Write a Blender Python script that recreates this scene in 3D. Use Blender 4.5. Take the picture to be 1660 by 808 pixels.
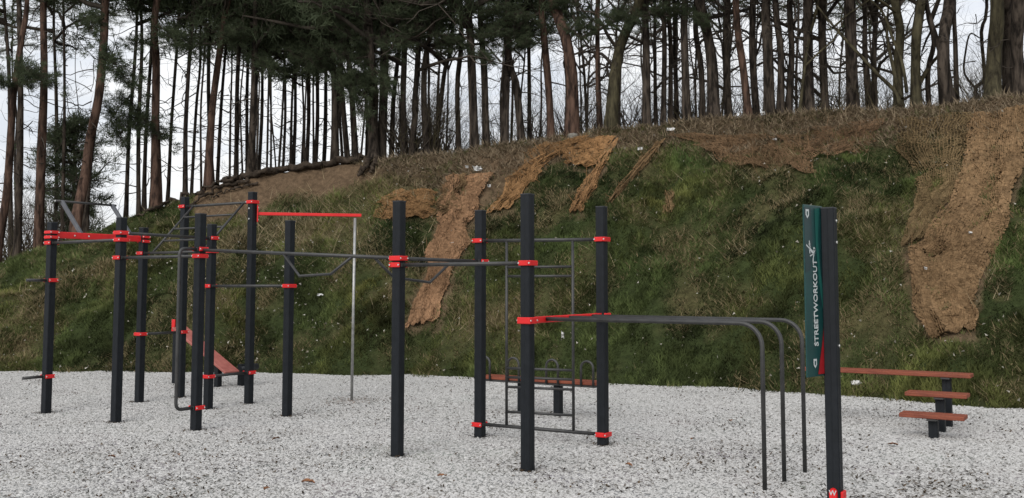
import bpy, bmesh, math, random
import numpy as np
from mathutils import Vector, Matrix, noise as mnoise

random.seed(7)
rng = np.random.default_rng(11)
for o in list(bpy.data.objects):
    bpy.data.objects.remove(o)
scene = bpy.context.scene
C = scene.collection

# ------------------------------------------------------------------ camera
F, PITCH, CX, CY, CAMH = 1573.2, 0.0727, 830.0, 350.34, 1.652
W_, H_ = 1660.0, 808.0
cam = bpy.data.cameras.new('camera')
cam.sensor_width = 36.0
cam.sensor_fit = 'HORIZONTAL'
cam.lens = 36.0 * F / W_
cam.shift_y = -(H_ / 2 - CY) / W_
cam.clip_start, cam.clip_end = 0.1, 6000
camo = bpy.data.objects.new('camera', cam)
camo.location = (0, 0, CAMH)
camo.rotation_euler = (math.pi / 2 + PITCH, 0, 0)
C.objects.link(camo)
scene.camera = camo

# ------------------------------------------------------------------ overcast sky
SUN_EL, SUN_AZ = math.radians(34), math.radians(205)
world = bpy.data.worlds.new('World')
scene.world = world
world.use_nodes = True
nt = world.node_tree
nt.nodes.clear()
w_out = nt.nodes.new('ShaderNodeOutputWorld')
w_bg = nt.nodes.new('ShaderNodeBackground')
w_sky = nt.nodes.new('ShaderNodeTexSky')
w_sky.sky_type = 'NISHITA'
w_sky.sun_disc = False
w_sky.sun_elevation = SUN_EL
w_sky.sun_rotation = SUN_AZ
w_sky.dust_density = 3.0
w_tc = nt.nodes.new('ShaderNodeTexCoord')
w_map = nt.nodes.new('ShaderNodeMapping')
w_map.inputs['Scale'].default_value = (1.0, 1.0, 2.6)
w_no = nt.nodes.new('ShaderNodeTexNoise')
w_no.inputs['Scale'].default_value = 5.5
w_no.inputs['Detail'].default_value = 6
w_no.inputs['Roughness'].default_value = 0.6
w_ramp = nt.nodes.new('ShaderNodeValToRGB')
w_ramp.color_ramp.elements[0].position = 0.36
w_ramp.color_ramp.elements[0].color = (0.74, 0.775, 0.835, 1)
w_ramp.color_ramp.elements[1].position = 0.58
w_ramp.color_ramp.elements[1].color = (1.0, 1.0, 1.0, 1)
w_gain = nt.nodes.new('ShaderNodeMix')
w_gain.data_type = 'RGBA'
w_gain.blend_type = 'MULTIPLY'
w_gain.inputs['Factor'].default_value = 1.0
w_gain.inputs['B'].default_value = (8.3, 8.3, 8.3, 1)
w_mix = nt.nodes.new('ShaderNodeMix')
w_mix.data_type = 'RGBA'
w_mix.inputs['Factor'].default_value = 0.88
nt.links.new(w_tc.outputs['Generated'], w_map.inputs['Vector'])
nt.links.new(w_map.outputs['Vector'], w_no.inputs['Vector'])
nt.links.new(w_no.outputs['Fac'], w_ramp.inputs['Fac'])
nt.links.new(w_ramp.outputs['Color'], w_gain.inputs['A'])
nt.links.new(w_sky.outputs['Color'], w_mix.inputs['A'])
nt.links.new(w_gain.outputs['Result'], w_mix.inputs['B'])
nt.links.new(w_mix.outputs['Result'], w_bg.inputs['Color'])
w_bg.inputs['Strength'].default_value = 0.1
nt.links.new(w_bg.outputs['Background'], w_out.inputs['Surface'])

sun = bpy.data.lights.new('sun', 'SUN')
sun.energy = 1.5
sun.angle = math.radians(50)
sun.color = (1.0, 0.97, 0.93)
suno = bpy.data.objects.new('sun', sun)
sd = Vector((math.sin(SUN_AZ) * math.cos(SUN_EL), math.cos(SUN_AZ) * math.cos(SUN_EL), math.sin(SUN_EL)))
suno.rotation_euler = (-sd).to_track_quat('-Z', 'Y').to_euler()
suno.location = (0, 0, 30)
C.objects.link(suno)
vs = scene.view_settings
vs.view_transform = 'Standard'
vs.look = 'None'
vs.exposure = 0.45
vs.gamma = 1.0
vs.use_curve_mapping = False

# ------------------------------------------------------------------ small helpers
SP, CP = math.sin(PITCH), math.cos(PITCH)

def ray(px, py):
    """slope of the sight line through a photo point: X = xi*Y, Z = CAMH + ze*Y"""
    a = (px - CX) / F
    b = -(py - CY) / F
    yy = CP - b * SP
    return a / yy, (SP + b * CP) / yy

def at(px, py, Y):
    xi, ze = ray(px, py)
    return Vector((xi * Y, Y, CAMH + ze * Y))

def gnd(px, py, z=0.0):
    xi, ze = ray(px, py)
    Y = (z - CAMH) / ze
    return Vector((xi * Y, Y, z))

def proj(X, Y, Z):
    d = Y * CP + (Z - CAMH) * SP
    u = -Y * SP + (Z - CAMH) * CP
    return CX + F * X / d, CY - F * u / d

def tag(o, label=None, cat=None, group=None, kind=None):
    if label: o['label'] = label
    if cat: o['category'] = cat
    if group: o['group'] = group
    if kind: o['kind'] = kind
    return o

def empty(name, loc, label=None, cat=None, group=None):
    o = bpy.data.objects.new(name, None)
    o.empty_display_size = 0.2
    o.location = loc
    C.objects.link(o)
    return tag(o, label, cat, group)

def link(name, mesh, parent=None):
    o = bpy.data.objects.new(name, mesh)
    C.objects.link(o)
    if parent is not None:
        o.parent = parent
    return o

class MB:
    """collects shapes given in world coordinates"""
    def __init__(self):
        self.v, self.f, self.m, self.s = [], [], [], []
        self.mi = 0

    def add(self, vs_, fs, smooth=False):
        b = len(self.v)
        self.v += [tuple(q) for q in vs_]
        for f in fs:
            self.f.append(tuple(b + i for i in f))
            self.m.append(self.mi)
            self.s.append(smooth)

    def rbox(self, c, ax, h, bev):
        """box with chamfered edges: centre, three unit axes, half sizes"""
        c = Vector(c); ax = [Vector(a) for a in ax]
        bev = min(bev, min(h) * 0.49)
        vs_, idx = [], {}
        for sx in (-1, 1):
            for sy in (-1, 1):
                for sz in (-1, 1):
                    for k in range(3):
                        s = (sx, sy, sz)
                        q = [s[i] * (h[i] if i == k else h[i] - bev) for i in range(3)]
                        idx[(sx, sy, sz, k)] = len(vs_)
                        vs_.append(c + ax[0] * q[0] + ax[1] * q[1] + ax[2] * q[2])
        fs = []
        R = [(-1, -1), (1, -1), (1, 1), (-1, 1)]
        for k in range(3):
            i, j = [(1, 2), (2, 0), (0, 1)][k]
            for s in (-1, 1):
                f = []
                for (a, b) in R:
                    t = [0, 0, 0]; t[k] = s; t[i] = a; t[j] = b
                    f.append(idx[(*t, k)])
                fs.append(f if s > 0 else f[::-1])
        for k in range(3):          # edges along axis k
            i, j = [(1, 2), (2, 0), (0, 1)][k]
            for a in (-1, 1):
                for b in (-1, 1):
                    def g(s, kk):
                        t = [0, 0, 0]; t[k] = s; t[i] = a; t[j] = b
                        return idx[(*t, kk)]
                    f = [g(-1, i), g(1, i), g(1, j), g(-1, j)]
                    fs.append(f if a * b < 0 else f[::-1])
        for sx in (-1, 1):
            for sy in (-1, 1):
                for sz in (-1, 1):
                    f = [idx[(sx, sy, sz, k)] for k in range(3)]
                    fs.append(f if sx * sy * sz > 0 else f[::-1])
        self.add(vs_, fs)

    def tube(self, pts, rad, n=10, cap=True, smooth=True):
        pts = [Vector(p) for p in pts]
        if not hasattr(rad, '__len__'):
            rad = [rad] * len(pts)
        tang = []
        for i in range(len(pts)):
            a = pts[max(i - 1, 0)]; b = pts[min(i + 1, len(pts) - 1)]
            tang.append((b - a).normalized())
        ref = Vector((0, 0, 1)) if abs(tang[0].z) < 0.9 else Vector((1, 0, 0))
        nx = tang[0].cross(ref).normalized()
        vs_, fs = [], []
        for i, p in enumerate(pts):
            t = tang[i]
            nx = (nx - t * nx.dot(t)).normalized()
            ny = t.cross(nx)
            for k in range(n):
                a = 2 * math.pi * k / n
                vs_.append(p + (nx * math.cos(a) + ny * math.sin(a)) * rad[i])
        for i in range(len(pts) - 1):
            for k in range(n):
                k2 = (k + 1) % n
                fs.append((i * n + k, i * n + k2, (i + 1) * n + k2, (i + 1) * n + k))
        self.add(vs_, fs, smooth)
        if cap:
            b = len(self.v) - len(vs_)
            for ring, rev in ((0, True), (len(pts) - 1, False)):
                f = [b + ring * n + k for k in range(n)]
                self.f.append(tuple(f[::-1] if rev else f)); self.m.append(self.mi); self.s.append(False)

    def prism(self, poly, z0, z1):
        n = len(poly)
        vs_ = [(x, y, z0) for x, y in poly] + [(x, y, z1) for x, y in poly]
        fs = [(i, (i + 1) % n, n + (i + 1) % n, n + i) for i in range(n)]
        fs += [tuple(range(n - 1, -1, -1)), tuple(range(n, 2 * n))]
        self.add(vs_, fs)

    def mesh(self, name, mats, org=(0, 0, 0)):
        me = bpy.data.meshes.new(name)
        o = Vector(org)
        me.from_pydata([tuple(Vector(q) - o) for q in self.v], [], self.f)
        for m in (mats if isinstance(mats, (list, tuple)) else [mats]):
            me.materials.append(m)
        me.polygons.foreach_set('material_index', self.m)
        me.polygons.foreach_set('use_smooth', self.s)
        me.update()
        return me

    def build(self, name, mats, parent=None, org=(0, 0, 0)):
        return link(name, self.mesh(name, mats, org), parent)

def np_mesh(name, V, Fc, mats, cols=None, smooth=False):
    """V (n,3), Fc (m,k) equal-sized faces, cols (n,3) point colours"""
    me = bpy.data.meshes.new(name)
    V = np.asarray(V, np.float32); Fc = np.asarray(Fc, np.int32)
    m, k = Fc.shape
    me.vertices.add(len(V)); me.vertices.foreach_set('co', V.ravel())
    me.loops.add(m * k); me.loops.foreach_set('vertex_index', Fc.ravel())
    me.polygons.add(m)
    me.polygons.foreach_set('loop_start', np.arange(0, m * k, k, dtype=np.int32))
    me.polygons.foreach_set('use_smooth', np.full(m, smooth))
    for q in (mats if isinstance(mats, (list, tuple)) else [mats]):
        me.materials.append(q)
    if cols is not None:
        ca = me.color_attributes.new('tint', 'FLOAT_COLOR', 'POINT')
        c4 = np.ones((len(V), 4), np.float32); c4[:, :3] = cols
        ca.data.foreach_set('color', c4.ravel())
    me.update(calc_edges=True)
    me.validate()
    return me

# value noise, vectorised
_perm = rng.random(4096).astype(np.float64)
def _h(i, j):
    return _perm[(i * 73 + j * 1571 + (i * j) % 97 * 31) % 4096]
def vnoise(x, y):
    xi = np.floor(x).astype(int); yi = np.floor(y).astype(int)
    fx = x - xi; fy = y - yi
    fx = fx * fx * (3 - 2 * fx); fy = fy * fy * (3 - 2 * fy)
    a = _h(xi, yi); b = _h(xi + 1, yi); c = _h(xi, yi + 1); d = _h(xi + 1, yi + 1)
    return (a + (b - a) * fx) * (1 - fy) + (c + (d - c) * fx) * fy - 0.5
def fbm(x, y, o=3):
    s, a = 0, 1
    for k in range(o):
        s = s + a * vnoise(x * 2 ** k + 17.3 * k, y * 2 ** k + 5.1 * k); a *= 0.5
    return s
def sstep(a, b, x):
    t = np.clip((x - a) / (b - a), 0, 1)
    return t * t * (3 - 2 * t)

# ------------------------------------------------------------------ materials
def new_mat(name):
    m = bpy.data.materials.new(name)
    m.use_nodes = True
    return m, m.node_tree, m.node_tree.nodes['Principled BSDF']

def noise_mat(name, c1, c2, scale=8, rough=0.8, bump=0.0, bscale=None, stretch=(1, 1, 1), metal=0.0, detail=5, rvar=0.0, p0=.35, p1=.65, spec=0.5):
    m, t, b = new_mat(name)
    tc = t.nodes.new('ShaderNodeTexCoord')
    mp = t.nodes.new('ShaderNodeMapping'); mp.inputs['Scale'].default_value = stretch
    no = t.nodes.new('ShaderNodeTexNoise'); no.inputs['Scale'].default_value = scale
    no.inputs['Detail'].default_value = detail; no.inputs['Roughness'].default_value = 0.62
    rp = t.nodes.new('ShaderNodeValToRGB')
    rp.color_ramp.elements[0].position = p0; rp.color_ramp.elements[0].color = (*c1, 1)
    rp.color_ramp.elements[1].position = p1; rp.color_ramp.elements[1].color = (*c2, 1)
    t.links.new(tc.outputs['Object'], mp.inputs['Vector'])
    t.links.new(mp.outputs['Vector'], no.inputs['Vector'])
    t.links.new(no.outputs['Fac'], rp.inputs['Fac'])
    t.links.new(rp.outputs['Color'], b.inputs['Base Color'])
    b.inputs['Roughness'].default_value = rough
    b.inputs['Metallic'].default_value = metal
    b.inputs['Specular IOR Level'].default_value = spec
    if rvar:
        mr = t.nodes.new('ShaderNodeMapRange')
        mr.inputs['To Min'].default_value = rough - rvar; mr.inputs['To Max'].default_value = rough + rvar
        t.links.new(no.outputs['Fac'], mr.inputs['Value'])
        t.links.new(mr.outputs['Result'], b.inputs['Roughness'])
    if bump:
        n2 = t.nodes.new('ShaderNodeTexNoise'); n2.inputs['Scale'].default_value = bscale or scale * 3
        n2.inputs['Detail'].default_value = 6
        bp = t.nodes.new('ShaderNodeBump'); bp.inputs['Strength'].default_value = bump; bp.inputs['Distance'].default_value = 0.03
        t.links.new(mp.outputs['Vector'], n2.inputs['Vector'])
        t.links.new(n2.outputs['Fac'], bp.inputs['Height'])
        t.links.new(bp.outputs['Normal'], b.inputs['Normal'])
    return m

def tint_mat(name, rough=0.8, trans=0.0,  spec=0.2, noise_amt=0.25, nscale=6.0, bump=0.0):
    """colour from the mesh's own tint attribute, broken up with noise"""
    m, t, b = new_mat(name)
    at_ = t.nodes.new('ShaderNodeAttribute'); at_.attribute_name = 'tint'
    tc = t.nodes.new('ShaderNodeTexCoord')
    no = t.nodes.new('ShaderNodeTexNoise'); no.inputs['Scale'].default_value = nscale; no.inputs['Detail'].default_value = 6
    no.inputs['Roughness'].default_value = 0.7
    mr = t.nodes.new('ShaderNodeMapRange')
    mr.inputs['From Min'].default_value = 0.3; mr.inputs['From Max'].default_value = 0.7
    mr.inputs['To Min'].default_value = 1 - noise_amt; mr.inputs['To Max'].default_value = 1 + noise_amt
    mx = t.nodes.new('ShaderNodeVectorMath'); mx.operation = 'SCALE'
    t.links.new(tc.outputs['Object'], no.inputs['Vector'])
    t.links.new(no.outputs['Fac'], mr.inputs['Value'])
    t.links.new(at_.outputs['Color'], mx.inputs[0])
    t.links.new(mr.outputs['Result'], mx.inputs['Scale'])
    t.links.new(mx.outputs['Vector'], b.inputs['Base Color'])
    b.inputs['Roughness'].default_value = rough
    b.inputs['Specular IOR Level'].default_value = spec
    if trans:
        tl = t.nodes.new('ShaderNodeBsdfTranslucent'); ms = t.nodes.new('ShaderNodeMixShader'); ms.inputs['Fac'].default_value = trans
        t.links.new(mx.outputs['Vector'], tl.inputs['Color'])
        t.links.new(b.outputs['BSDF'], ms.inputs[1]); t.links.new(tl.outputs['BSDF'], ms.inputs[2])
        t.links.new(ms.outputs['Shader'], t.nodes['Material Output'].inputs['Surface'])
    if bump:
        n2 = t.nodes.new('ShaderNodeTexNoise'); n2.inputs['Scale'].default_value = nscale * 4; n2.inputs['Detail'].default_value = 6
        bp = t.nodes.new('ShaderNodeBump'); bp.inputs['Strength'].default_value = bump; bp.inputs['Distance'].default_value = 0.05
        t.links.new(tc.outputs['Object'], n2.inputs['Vector'])
        t.links.new(n2.outputs['Fac'], bp.inputs['Height'])
        t.links.new(bp.outputs['Normal'], b.inputs['Normal'])
    return m

M = {}
M['post'] = noise_mat('anthracite_paint', (.0042, .0062, .0088), (.008, .0104, .014), 14, .52, .06, 160, rvar=.07, spec=.28)
M['cap'] = noise_mat('cap_plastic', (.014, .016, .02), (.024, .027, .031), 20, .6)
M['bar'] = noise_mat('bar_paint', (.024, .0245, .025), (.042, .042, .041), 9, .48, .04, 120, rvar=.08)
M['strut'] = noise_mat('strut_paint', (.06, .064, .075), (.095, .1, .112), 9, .45, .03, 120)
M['red'] = noise_mat('red_paint', (.58, .008, .010), (.68, .014, .015), 7, .48, .05, 90, rvar=.08)
M['bolt'] = noise_mat('bolt_zinc', (.62, .62, .6), (.78, .78, .76), 40, .32, metal=.75)
M['pole'] = noise_mat('galvanised_pole', (.26, .26, .255), (.40, .40, .39), 11, .42, .04, 60, metal=.55, rvar=.1)
M['plank'] = noise_mat('red_brown_plank', (.15, .032, .014), (.24, .060, .026), 5, .62, .22, 30, stretch=(1, 7, 7), rvar=.1)
M['board'] = noise_mat('faded_red_board', (.28, .075, .06), (.42, .14, .115), 6, .6, .15, 30)
M['bark'] = noise_mat('grey_pine_bark', (.014, .0112, .0092), (.080, .064, .051), 11, .95, 1.0, 14, stretch=(1, 1, .16), spec=.15, p0=.40, p1=.62)
M['bark_red'] = noise_mat('red_pine_bark', (.026, .017, .0135), (.135, .083, .061), 9, .95, .9, 14, stretch=(1, 1, .2), spec=.15, p0=.38, p1=.64)
M['bark_moss'] = noise_mat('mossy_bark', (.022, .019, .013), (.095, .084, .050), 9, .95, 1.0, 14, stretch=(1, 1, .25), spec=.12, p0=.36, p1=.66)
M['twig'] = noise_mat('dead_twig', (.035, .029, .024), (.09, .076, .062), 3, .95, spec=.1)
M['twig_pale'] = noise_mat('olive_twig', (.05, .043, .026), (.12, .104, .062), 3, .95, spec=.1)
M['needle'] = tint_mat('pine_needles', .7, trans=.4, spec=.25, noise_amt=.3, nscale=1.3)
M['grass'] = tint_mat('grass_blades', .75, trans=.25, spec=.15, noise_amt=.25, nscale=2.0)
M['bank'] = tint_mat('bank_soil', .95, spec=.1, noise_amt=.45, nscale=7.0, bump=.8)
M['net'] = tint_mat('coir_fibre', .95, spec=.05, noise_amt=.35, nscale=9.0)
M['root'] = noise_mat('root_bark', (.022, .017, .013), (.075, .058, .044), 7, .95, 1.0, 18, spec=.1)
M['litter'] = noise_mat('white_litter', (.55, .55, .54), (.75, .75, .74), 9, .6)
M['leaf'] = noise_mat('fallen_leaf', (.11, .045, .02), (.30, .13, .05), 22, .8)
M['teal'] = noise_mat('sign_teal', (.004, .036, .036), (.006, .052, .050), 3, .35)
M['green'] = noise_mat('sign_green', (.008, .075, .064), (.012, .10, .084), 3, .35)
M['signdark'] = noise_mat('sign_dark', (.004, .022, .026), (.006, .034, .036), 4, .35)
M['signred'] = noise_mat('sign_red', (.26, .007, .012), (.32, .011, .015), 4, .38)
M['signwhite'] = noise_mat('sign_white', (.42, .46, .46), (.54, .57, .57), 8, .5)
M['stone'] = noise_mat('grey_stone', (.13, .12, .10), (.27, .26, .23), 6, .9, .6, 20)

# ------------------------------------------------------------------ the lie of the land
TOE = [(-1400, 600), (-400, 602), (0, 603), (300, 603.5), (480, 605), (640, 609), (800, 614), (950, 620), (1100, 626.5), (1250, 633.5), (1400, 643), (1500, 650), (1660, 663), (2100, 700), (3000, 760)]
CREST = [(-1400, 438), (-300, 436), (0, 430), (60, 412), (130, 388), (200, 354), (260, 334), (330, 308), (400, 285), (470, 272), (560, 262), (620, 257), (700, 251), (780, 241), (850, 233), (930, 219), (1010, 208), (1100, 199), (1200, 193), (1300, 184), (1400, 181), (1500, 179), (1580, 172), (1660, 166), (2000, 150), (3000, 140)]
TANS = [(-1400, .55), (0, .58), (200, .66), (350, .74), (600, .78), (900, .82), (1200, .86), (1660, .9), (3000, .9)]
_px = np.arange(-1400, 3001, 10.0)
_xi = np.array([ray(p, 464.0)[0] for p in _px])
_toe, _crY, _crH = [], [], []
for p in _px:
    ty = np.interp(p, *zip(*TOE)); cyy = np.interp(p, *zip(*CREST)); tn = np.interp(p, *zip(*TANS))
    Yt = -CAMH / ray(p, ty)[1]
    ze = ray(p, cyy)[1]
    Yc = (tn * Yt + CAMH) / (tn - ze)
    _toe.append(Yt); _crY.append(Yc); _crH.append(CAMH + ze * Yc)
def smooth(a, k=5):
    a = np.array(a); p = np.pad(a, k, mode='edge')
    return np.convolve(p, np.ones(2 * k + 1) / (2 * k + 1), 'valid')
_toe = smooth(_toe, 6); _crY = smooth(_crY, 3); _crH = smooth(_crH, 2)

def land(X, Y):
    """height of the bank and the wooded plateau at a place"""
    X = np.asarray(X, float); Y = np.asarray(Y, float)
    xi = X / np.maximum(Y, .1)
    Yt = np.interp(xi, _xi, _toe); Yc = np.interp(xi, _xi, _crY); Hc = np.interp(xi, _xi, _crH)
    px = np.interp(xi, _xi, _px)
    Yt = Yt + .55 * fbm(X * .9 + 31, X * .17, 4)
    t = (Y - Yt) / (Yc - Yt)
    lin = np.clip(t, 0, 1)
    gentle = lin + .05 * np.sin(np.pi * lin) * np.sin(np.pi * lin * 1.0)
    scarp = np.interp(lin, [0, .5, .8, .93, 1], [0, .50, .76, .985, 1])
    ks = sstep(270, 340, px) * (1 - sstep(570, 640, px))
    pr = gentle * (1 - ks) + scarp * ks
    toe_round = sstep(0, .10, t)
    pr = pr * (.55 + .45 * toe_round)
    back = np.maximum(Y - Yc, 0)
    z = Hc * pr - .028 * back - sstep(45, 95, back) * np.maximum(Hc - 1.0, 0)
    amp = sstep(.02, .2, t) * (1 - .55 * sstep(.85, 1.0, t))
    z = z + amp * (.28 * fbm(X * .55, Y * .55 + 3, 3) + .30 * fbm(X * 1.9 + 9, Y * 1.9, 3) + .05 * fbm(X * 6 + 2, Y * 6, 2))
    z = np.where(t < 0, -.06 + np.maximum(t, -.4) * .2, z)
    return z

def hit(px, py):
    """where sight lines through photo points meet the bank (arrays)"""
    px = np.atleast_1d(np.asarray(px, float)); py = np.atleast_1d(np.asarray(py, float))
    xi, ze = ray(px, py)
    Yt = np.interp(xi, _xi, _toe); Yc = np.interp(xi, _xi, _crY)
    s = np.linspace(-.02, 1.25, 240)
    Y = Yt[:, None] + (Yc - Yt)[:, None] * s[None]
    d = land(xi[:, None] * Y, Y) - (CAMH + ze[:, None] * Y)
    k = np.argmax(d > 0, axis=1)
    k = np.where((d > 0).any(1), np.maximum(k, 1), np.argmax(d, axis=1).clip(1))
    r = np.arange(len(px))
    d0, d1 = d[r, k - 1], d[r, k]
    w = np.clip(-d0 / np.where(np.abs(d1 - d0) < 1e-9, 1e-9, d1 - d0), 0, 1)
    Yh = Y[r, k - 1] * (1 - w) + Y[r, k] * w
    return xi * Yh, Yh, land(xi * Yh, Yh)

def crest_y(px):
    return np.interp(px, *zip(*CREST))
def toe_y(px):
    return np.interp(px, *zip(*TOE))

# nets: (label, left edge, right edge) of each strip, top to bottom, and fibre tone
NETS = [
    ('long rumpled brown coir net running down the bank left of the climbing frame', [(722, 290), (716, 330), (708, 372), (700, 410), (688, 455), (668, 495), (656, 536)], [(796, 288), (783, 325), (768, 362), (752, 400), (738, 440), (726, 480), (716, 522)], (.215, .126, .071), .84),
    ('small arched brown coir net below the earth scarp', [(632, 312), (624, 326), (615, 340), (604, 358)], [(700, 314), (702, 330), (703, 343), (700, 356)], (.19, .11, .052), .58),
    ('square grey brown coir net patch at the head of the long strip', [(728, 287), (714, 318), (702, 352)], [(757, 289), (748, 320), (738, 352)], (.13, .085, .045), .6),
    ('brown coir net draped from the crest with a long tail to the left', [(872, 240), (846, 268), (824, 300), (795, 350)], [(960, 226), (905, 256), (862, 294), (828, 340)], (.22, .125, .058), .62),
    ('brown coir net folded over the crest hump in the middle', [(925, 228), (915, 246), (918, 268)], [(1003, 228), (985, 250), (962, 276)], (.24, .135, .062), .72),
    ('narrow brown coir net tail hanging right of the crest hump', [(980, 240), (962, 275), (940, 312), (924, 348)], [(1004, 232), (984, 268), (962, 308), (944, 346)], (.22, .125, .06), .66),
    ('thin frayed brown net strip slanting down through the grass', [(1062, 236), (1036, 266), (1006, 302), (984, 331)], [(1082, 232), (1050, 266), (1016, 304), (992, 333)], (.17, .11, .058), .5),
    ('tiny brown net scrap alone in the green grass', [(1078, 316), (1076, 350)], [(1091, 316), (1089, 348)], (.17, .115, .06), .55),
    ('wide brown coir net band lying under the leafy crest', [(1080, 222), (1130, 240), (1180, 268)], [(1300, 226), (1310, 250), (1330, 285)], (.165, .105, .06), .36),
    ('brown coir net band right of the wide crest net', [(1300, 214), (1300, 236), (1290, 262)], [(1430, 200), (1420, 224), (1400, 250)], (.16, .10, .058), .36),
    ('pale worn coir net over grass left of the dark tear', [(1452, 200), (1460, 250), (1484, 305), (1478, 350), (1456, 404)], [(1572, 190), (1566, 240), (1556, 290), (1528, 340), (1494, 392)], (.125, .088, .046), .54),
    ('large brown coir net tongue hanging down the bank at far right', [(1574, 192), (1566, 270), (1532, 340), (1490, 398), (1464, 410), (1470, 452), (1486, 505), (1508, 553)], [(1668, 178), (1664, 262), (1638, 340), (1612, 400), (1596, 440), (1590, 480), (1584, 510), (1578, 536)], (.168, .108, .058), .86),
]

def in_strip(px, py, L, R_, grow=0):
    ys = [p[1] for p in L]; ysr = [p[1] for p in R_]
    xl = np.interp(py, ys, [p[0] for p in L]); xr = np.interp(py, ysr, [p[0] for p in R_])
    top = min(ys[0], ysr[0]); bot = max(ys[-1], ysr[-1])
    return (px > xl - grow) & (px < xr + grow) & (py > top - grow) & (py < bot + grow)

def cover(px, py, X, Y):
    """what grows where on the bank: weights earth, leaf litter, dry grass, lush"""
    dy = py - crest_y(px)
    n1 = fbm(X * .9, Y * .9, 3); n2 = fbm(X * 2.7 + 5, Y * 2.7, 3)
    low = np.interp(px, [290, 330, 400, 480, 560, 610, 640], [330, 352, 342, 326, 312, 300, 268])
    earth = sstep(285, 325, px) * (1 - sstep(600, 640, px)) * (1 - sstep(low - 10, low + 12, py + 26 * n1))
    e2 = sstep(735, 765, px) * (1 - sstep(835, 870, px - (300 - py) * .5)) * sstep(238, 262, py) * (1 - sstep(318, 362, py + 30 * n1))
    e3 = sstep(1545, 1575, px + 12 * n2) * (1 - sstep(205, 260, py))
    slit = np.exp(-(((px - np.interp(py, [285, 400], [1562, 1486])) / 9) ** 2)) * sstep(280, 300, py) * (1 - sstep(385, 405, py))
    earth = np.clip(np.maximum.reduce([earth, e2 * .9, e3 * .7, slit]), 0, 1)
    for (_, L, R_, _c, _d) in NETS:
        earth = np.maximum(earth, (.35 + .6 * sstep(.5, .7, _d)) * in_strip(px, py, L, R_, 4) * (_d > .45) * (.75 + .6 * n2))
    band = np.interp(px, [200, 300, 600, 700, 850, 1000, 1200, 1450, 1660], [6, 4, 40, 66, 52, 46, 66, 60, 60])
    litter = (1 - sstep(band * .6, band * 1.25, dy + 34 * n1)) * sstep(560, 640, px)
    litter = np.maximum(litter, .8 * sstep(600, 640, px) * (1 - sstep(735, 760, px)) * (1 - sstep(292, 330, py + 26 * n1)))
    dryz = np.exp(-((px - 470) / 110) ** 2 - ((py - 375) / 45) ** 2) * .75
    dry = np.clip(dryz + .22 + 1.15 * n1 + .7 * n2 - .12 * sstep(700, 1100, px), 0, 1)
    dry = np.maximum(dry, .5 * sstep(1320, 1420, px) * (1 - sstep(480, 620, py)) * (n1 > -.05))
    lush = np.zeros_like(px, float)
    for (a, b, ra, rb, s) in [(655, 365, 60, 34, 1), (960, 285, 70, 38, 1), (1110, 262, 30, 16, .9), (1440, 250, 80, 30, 1), (1390, 290, 90, 26, .8), (1640, 400, 30, 60, .9), (455, 345, 60, 14, .9), (260, 345, 50, 14, .9), (840, 330, 50, 22, .8), (980, 420, 160, 60, .35)]:
        lush = np.maximum(lush, s * np.exp(-((px - a) / ra) ** 2 - ((py - b) / rb) ** 2))
    dry = dry * (1 - .85 * lush)
    return earth, litter, dry, lush

# gravel bed, wide ground sheet, bank sheet
gm, gt, gb = new_mat('white_gravel_bed')
tc = gt.nodes.new('ShaderNodeTexCoord')
vo = gt.nodes.new('ShaderNodeTexVoronoi'); vo.inputs['Scale'].default_value = 36
no = gt.nodes.new('ShaderNodeTexNoise'); no.inputs['Scale'].default_value = 1.2; no.inputs['Detail'].default_value = 5
rp = gt.nodes.new('ShaderNodeValToRGB')
rp.color_ramp.elements[0].position = 0.0; rp.color_ramp.elements[0].color = (.22, .215, .206, 1)
rp.color_ramp.elements[1].position = 1.0; rp.color_ramp.elements[1].color = (.35, .346, .336, 1)
mx = gt.nodes.new('ShaderNodeMix'); mx.data_type = 'RGBA'; mx.blend_type = 'MULTIPLY'; mx.inputs['Factor'].default_value = .35
bp = gt.nodes.new('ShaderNodeBump'); bp.inputs['Strength'].default_value = .9; bp.inputs['Distance'].default_value = .02; bp.invert = True
gt.links.new(tc.outputs['Object'], vo.inputs['Vector']); gt.links.new(tc.outputs['Object'], no.inputs['Vector'])
gt.links.new(vo.outputs['Color'], rp.inputs['Fac']); gt.links.new(rp.outputs['Color'], mx.inputs['A'])
gt.links.new(no.outputs['Color'], mx.inputs['B']); gt.links.new(mx.outputs['Result'], gb.inputs['Base Color'])
gt.links.new(vo.outputs['Distance'], bp.inputs['Height']); gt.links.new(bp.outputs['Normal'], gb.inputs['Normal'])
gb.inputs['Roughness'].default_value = .9
M['gravel_bed'] = gm
M['earth_far'] = noise_mat('meadow_ground', (.035, .04, .016), (.075, .07, .035), .4, .95, .4, 4, spec=.1)

mb = MB(); S = 3000
mb.add([(-S, -S, -.35), (S, -S, -.35), (S, S, -.35), (-S, S, -.35)], [(0, 1, 2, 3)])
tag(mb.build('ground', M['earth_far']), kind='structure')
mb = MB()
edge = [(x * (y + .5), y + .5) for x, y in zip(_xi[::4], _toe[::4])]
edge = [(x, y) for x, y in edge if -30 < x < 30]
poly = [(edge[0][0], -12.0), (edge[-1][0], -12.0)] + edge[::-1]
mb.add([(x, y, 0.0) for x, y in poly], [tuple(range(len(poly)))])
tag(mb.build('gravel_bed', M['gravel_bed']), kind='structure')

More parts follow.
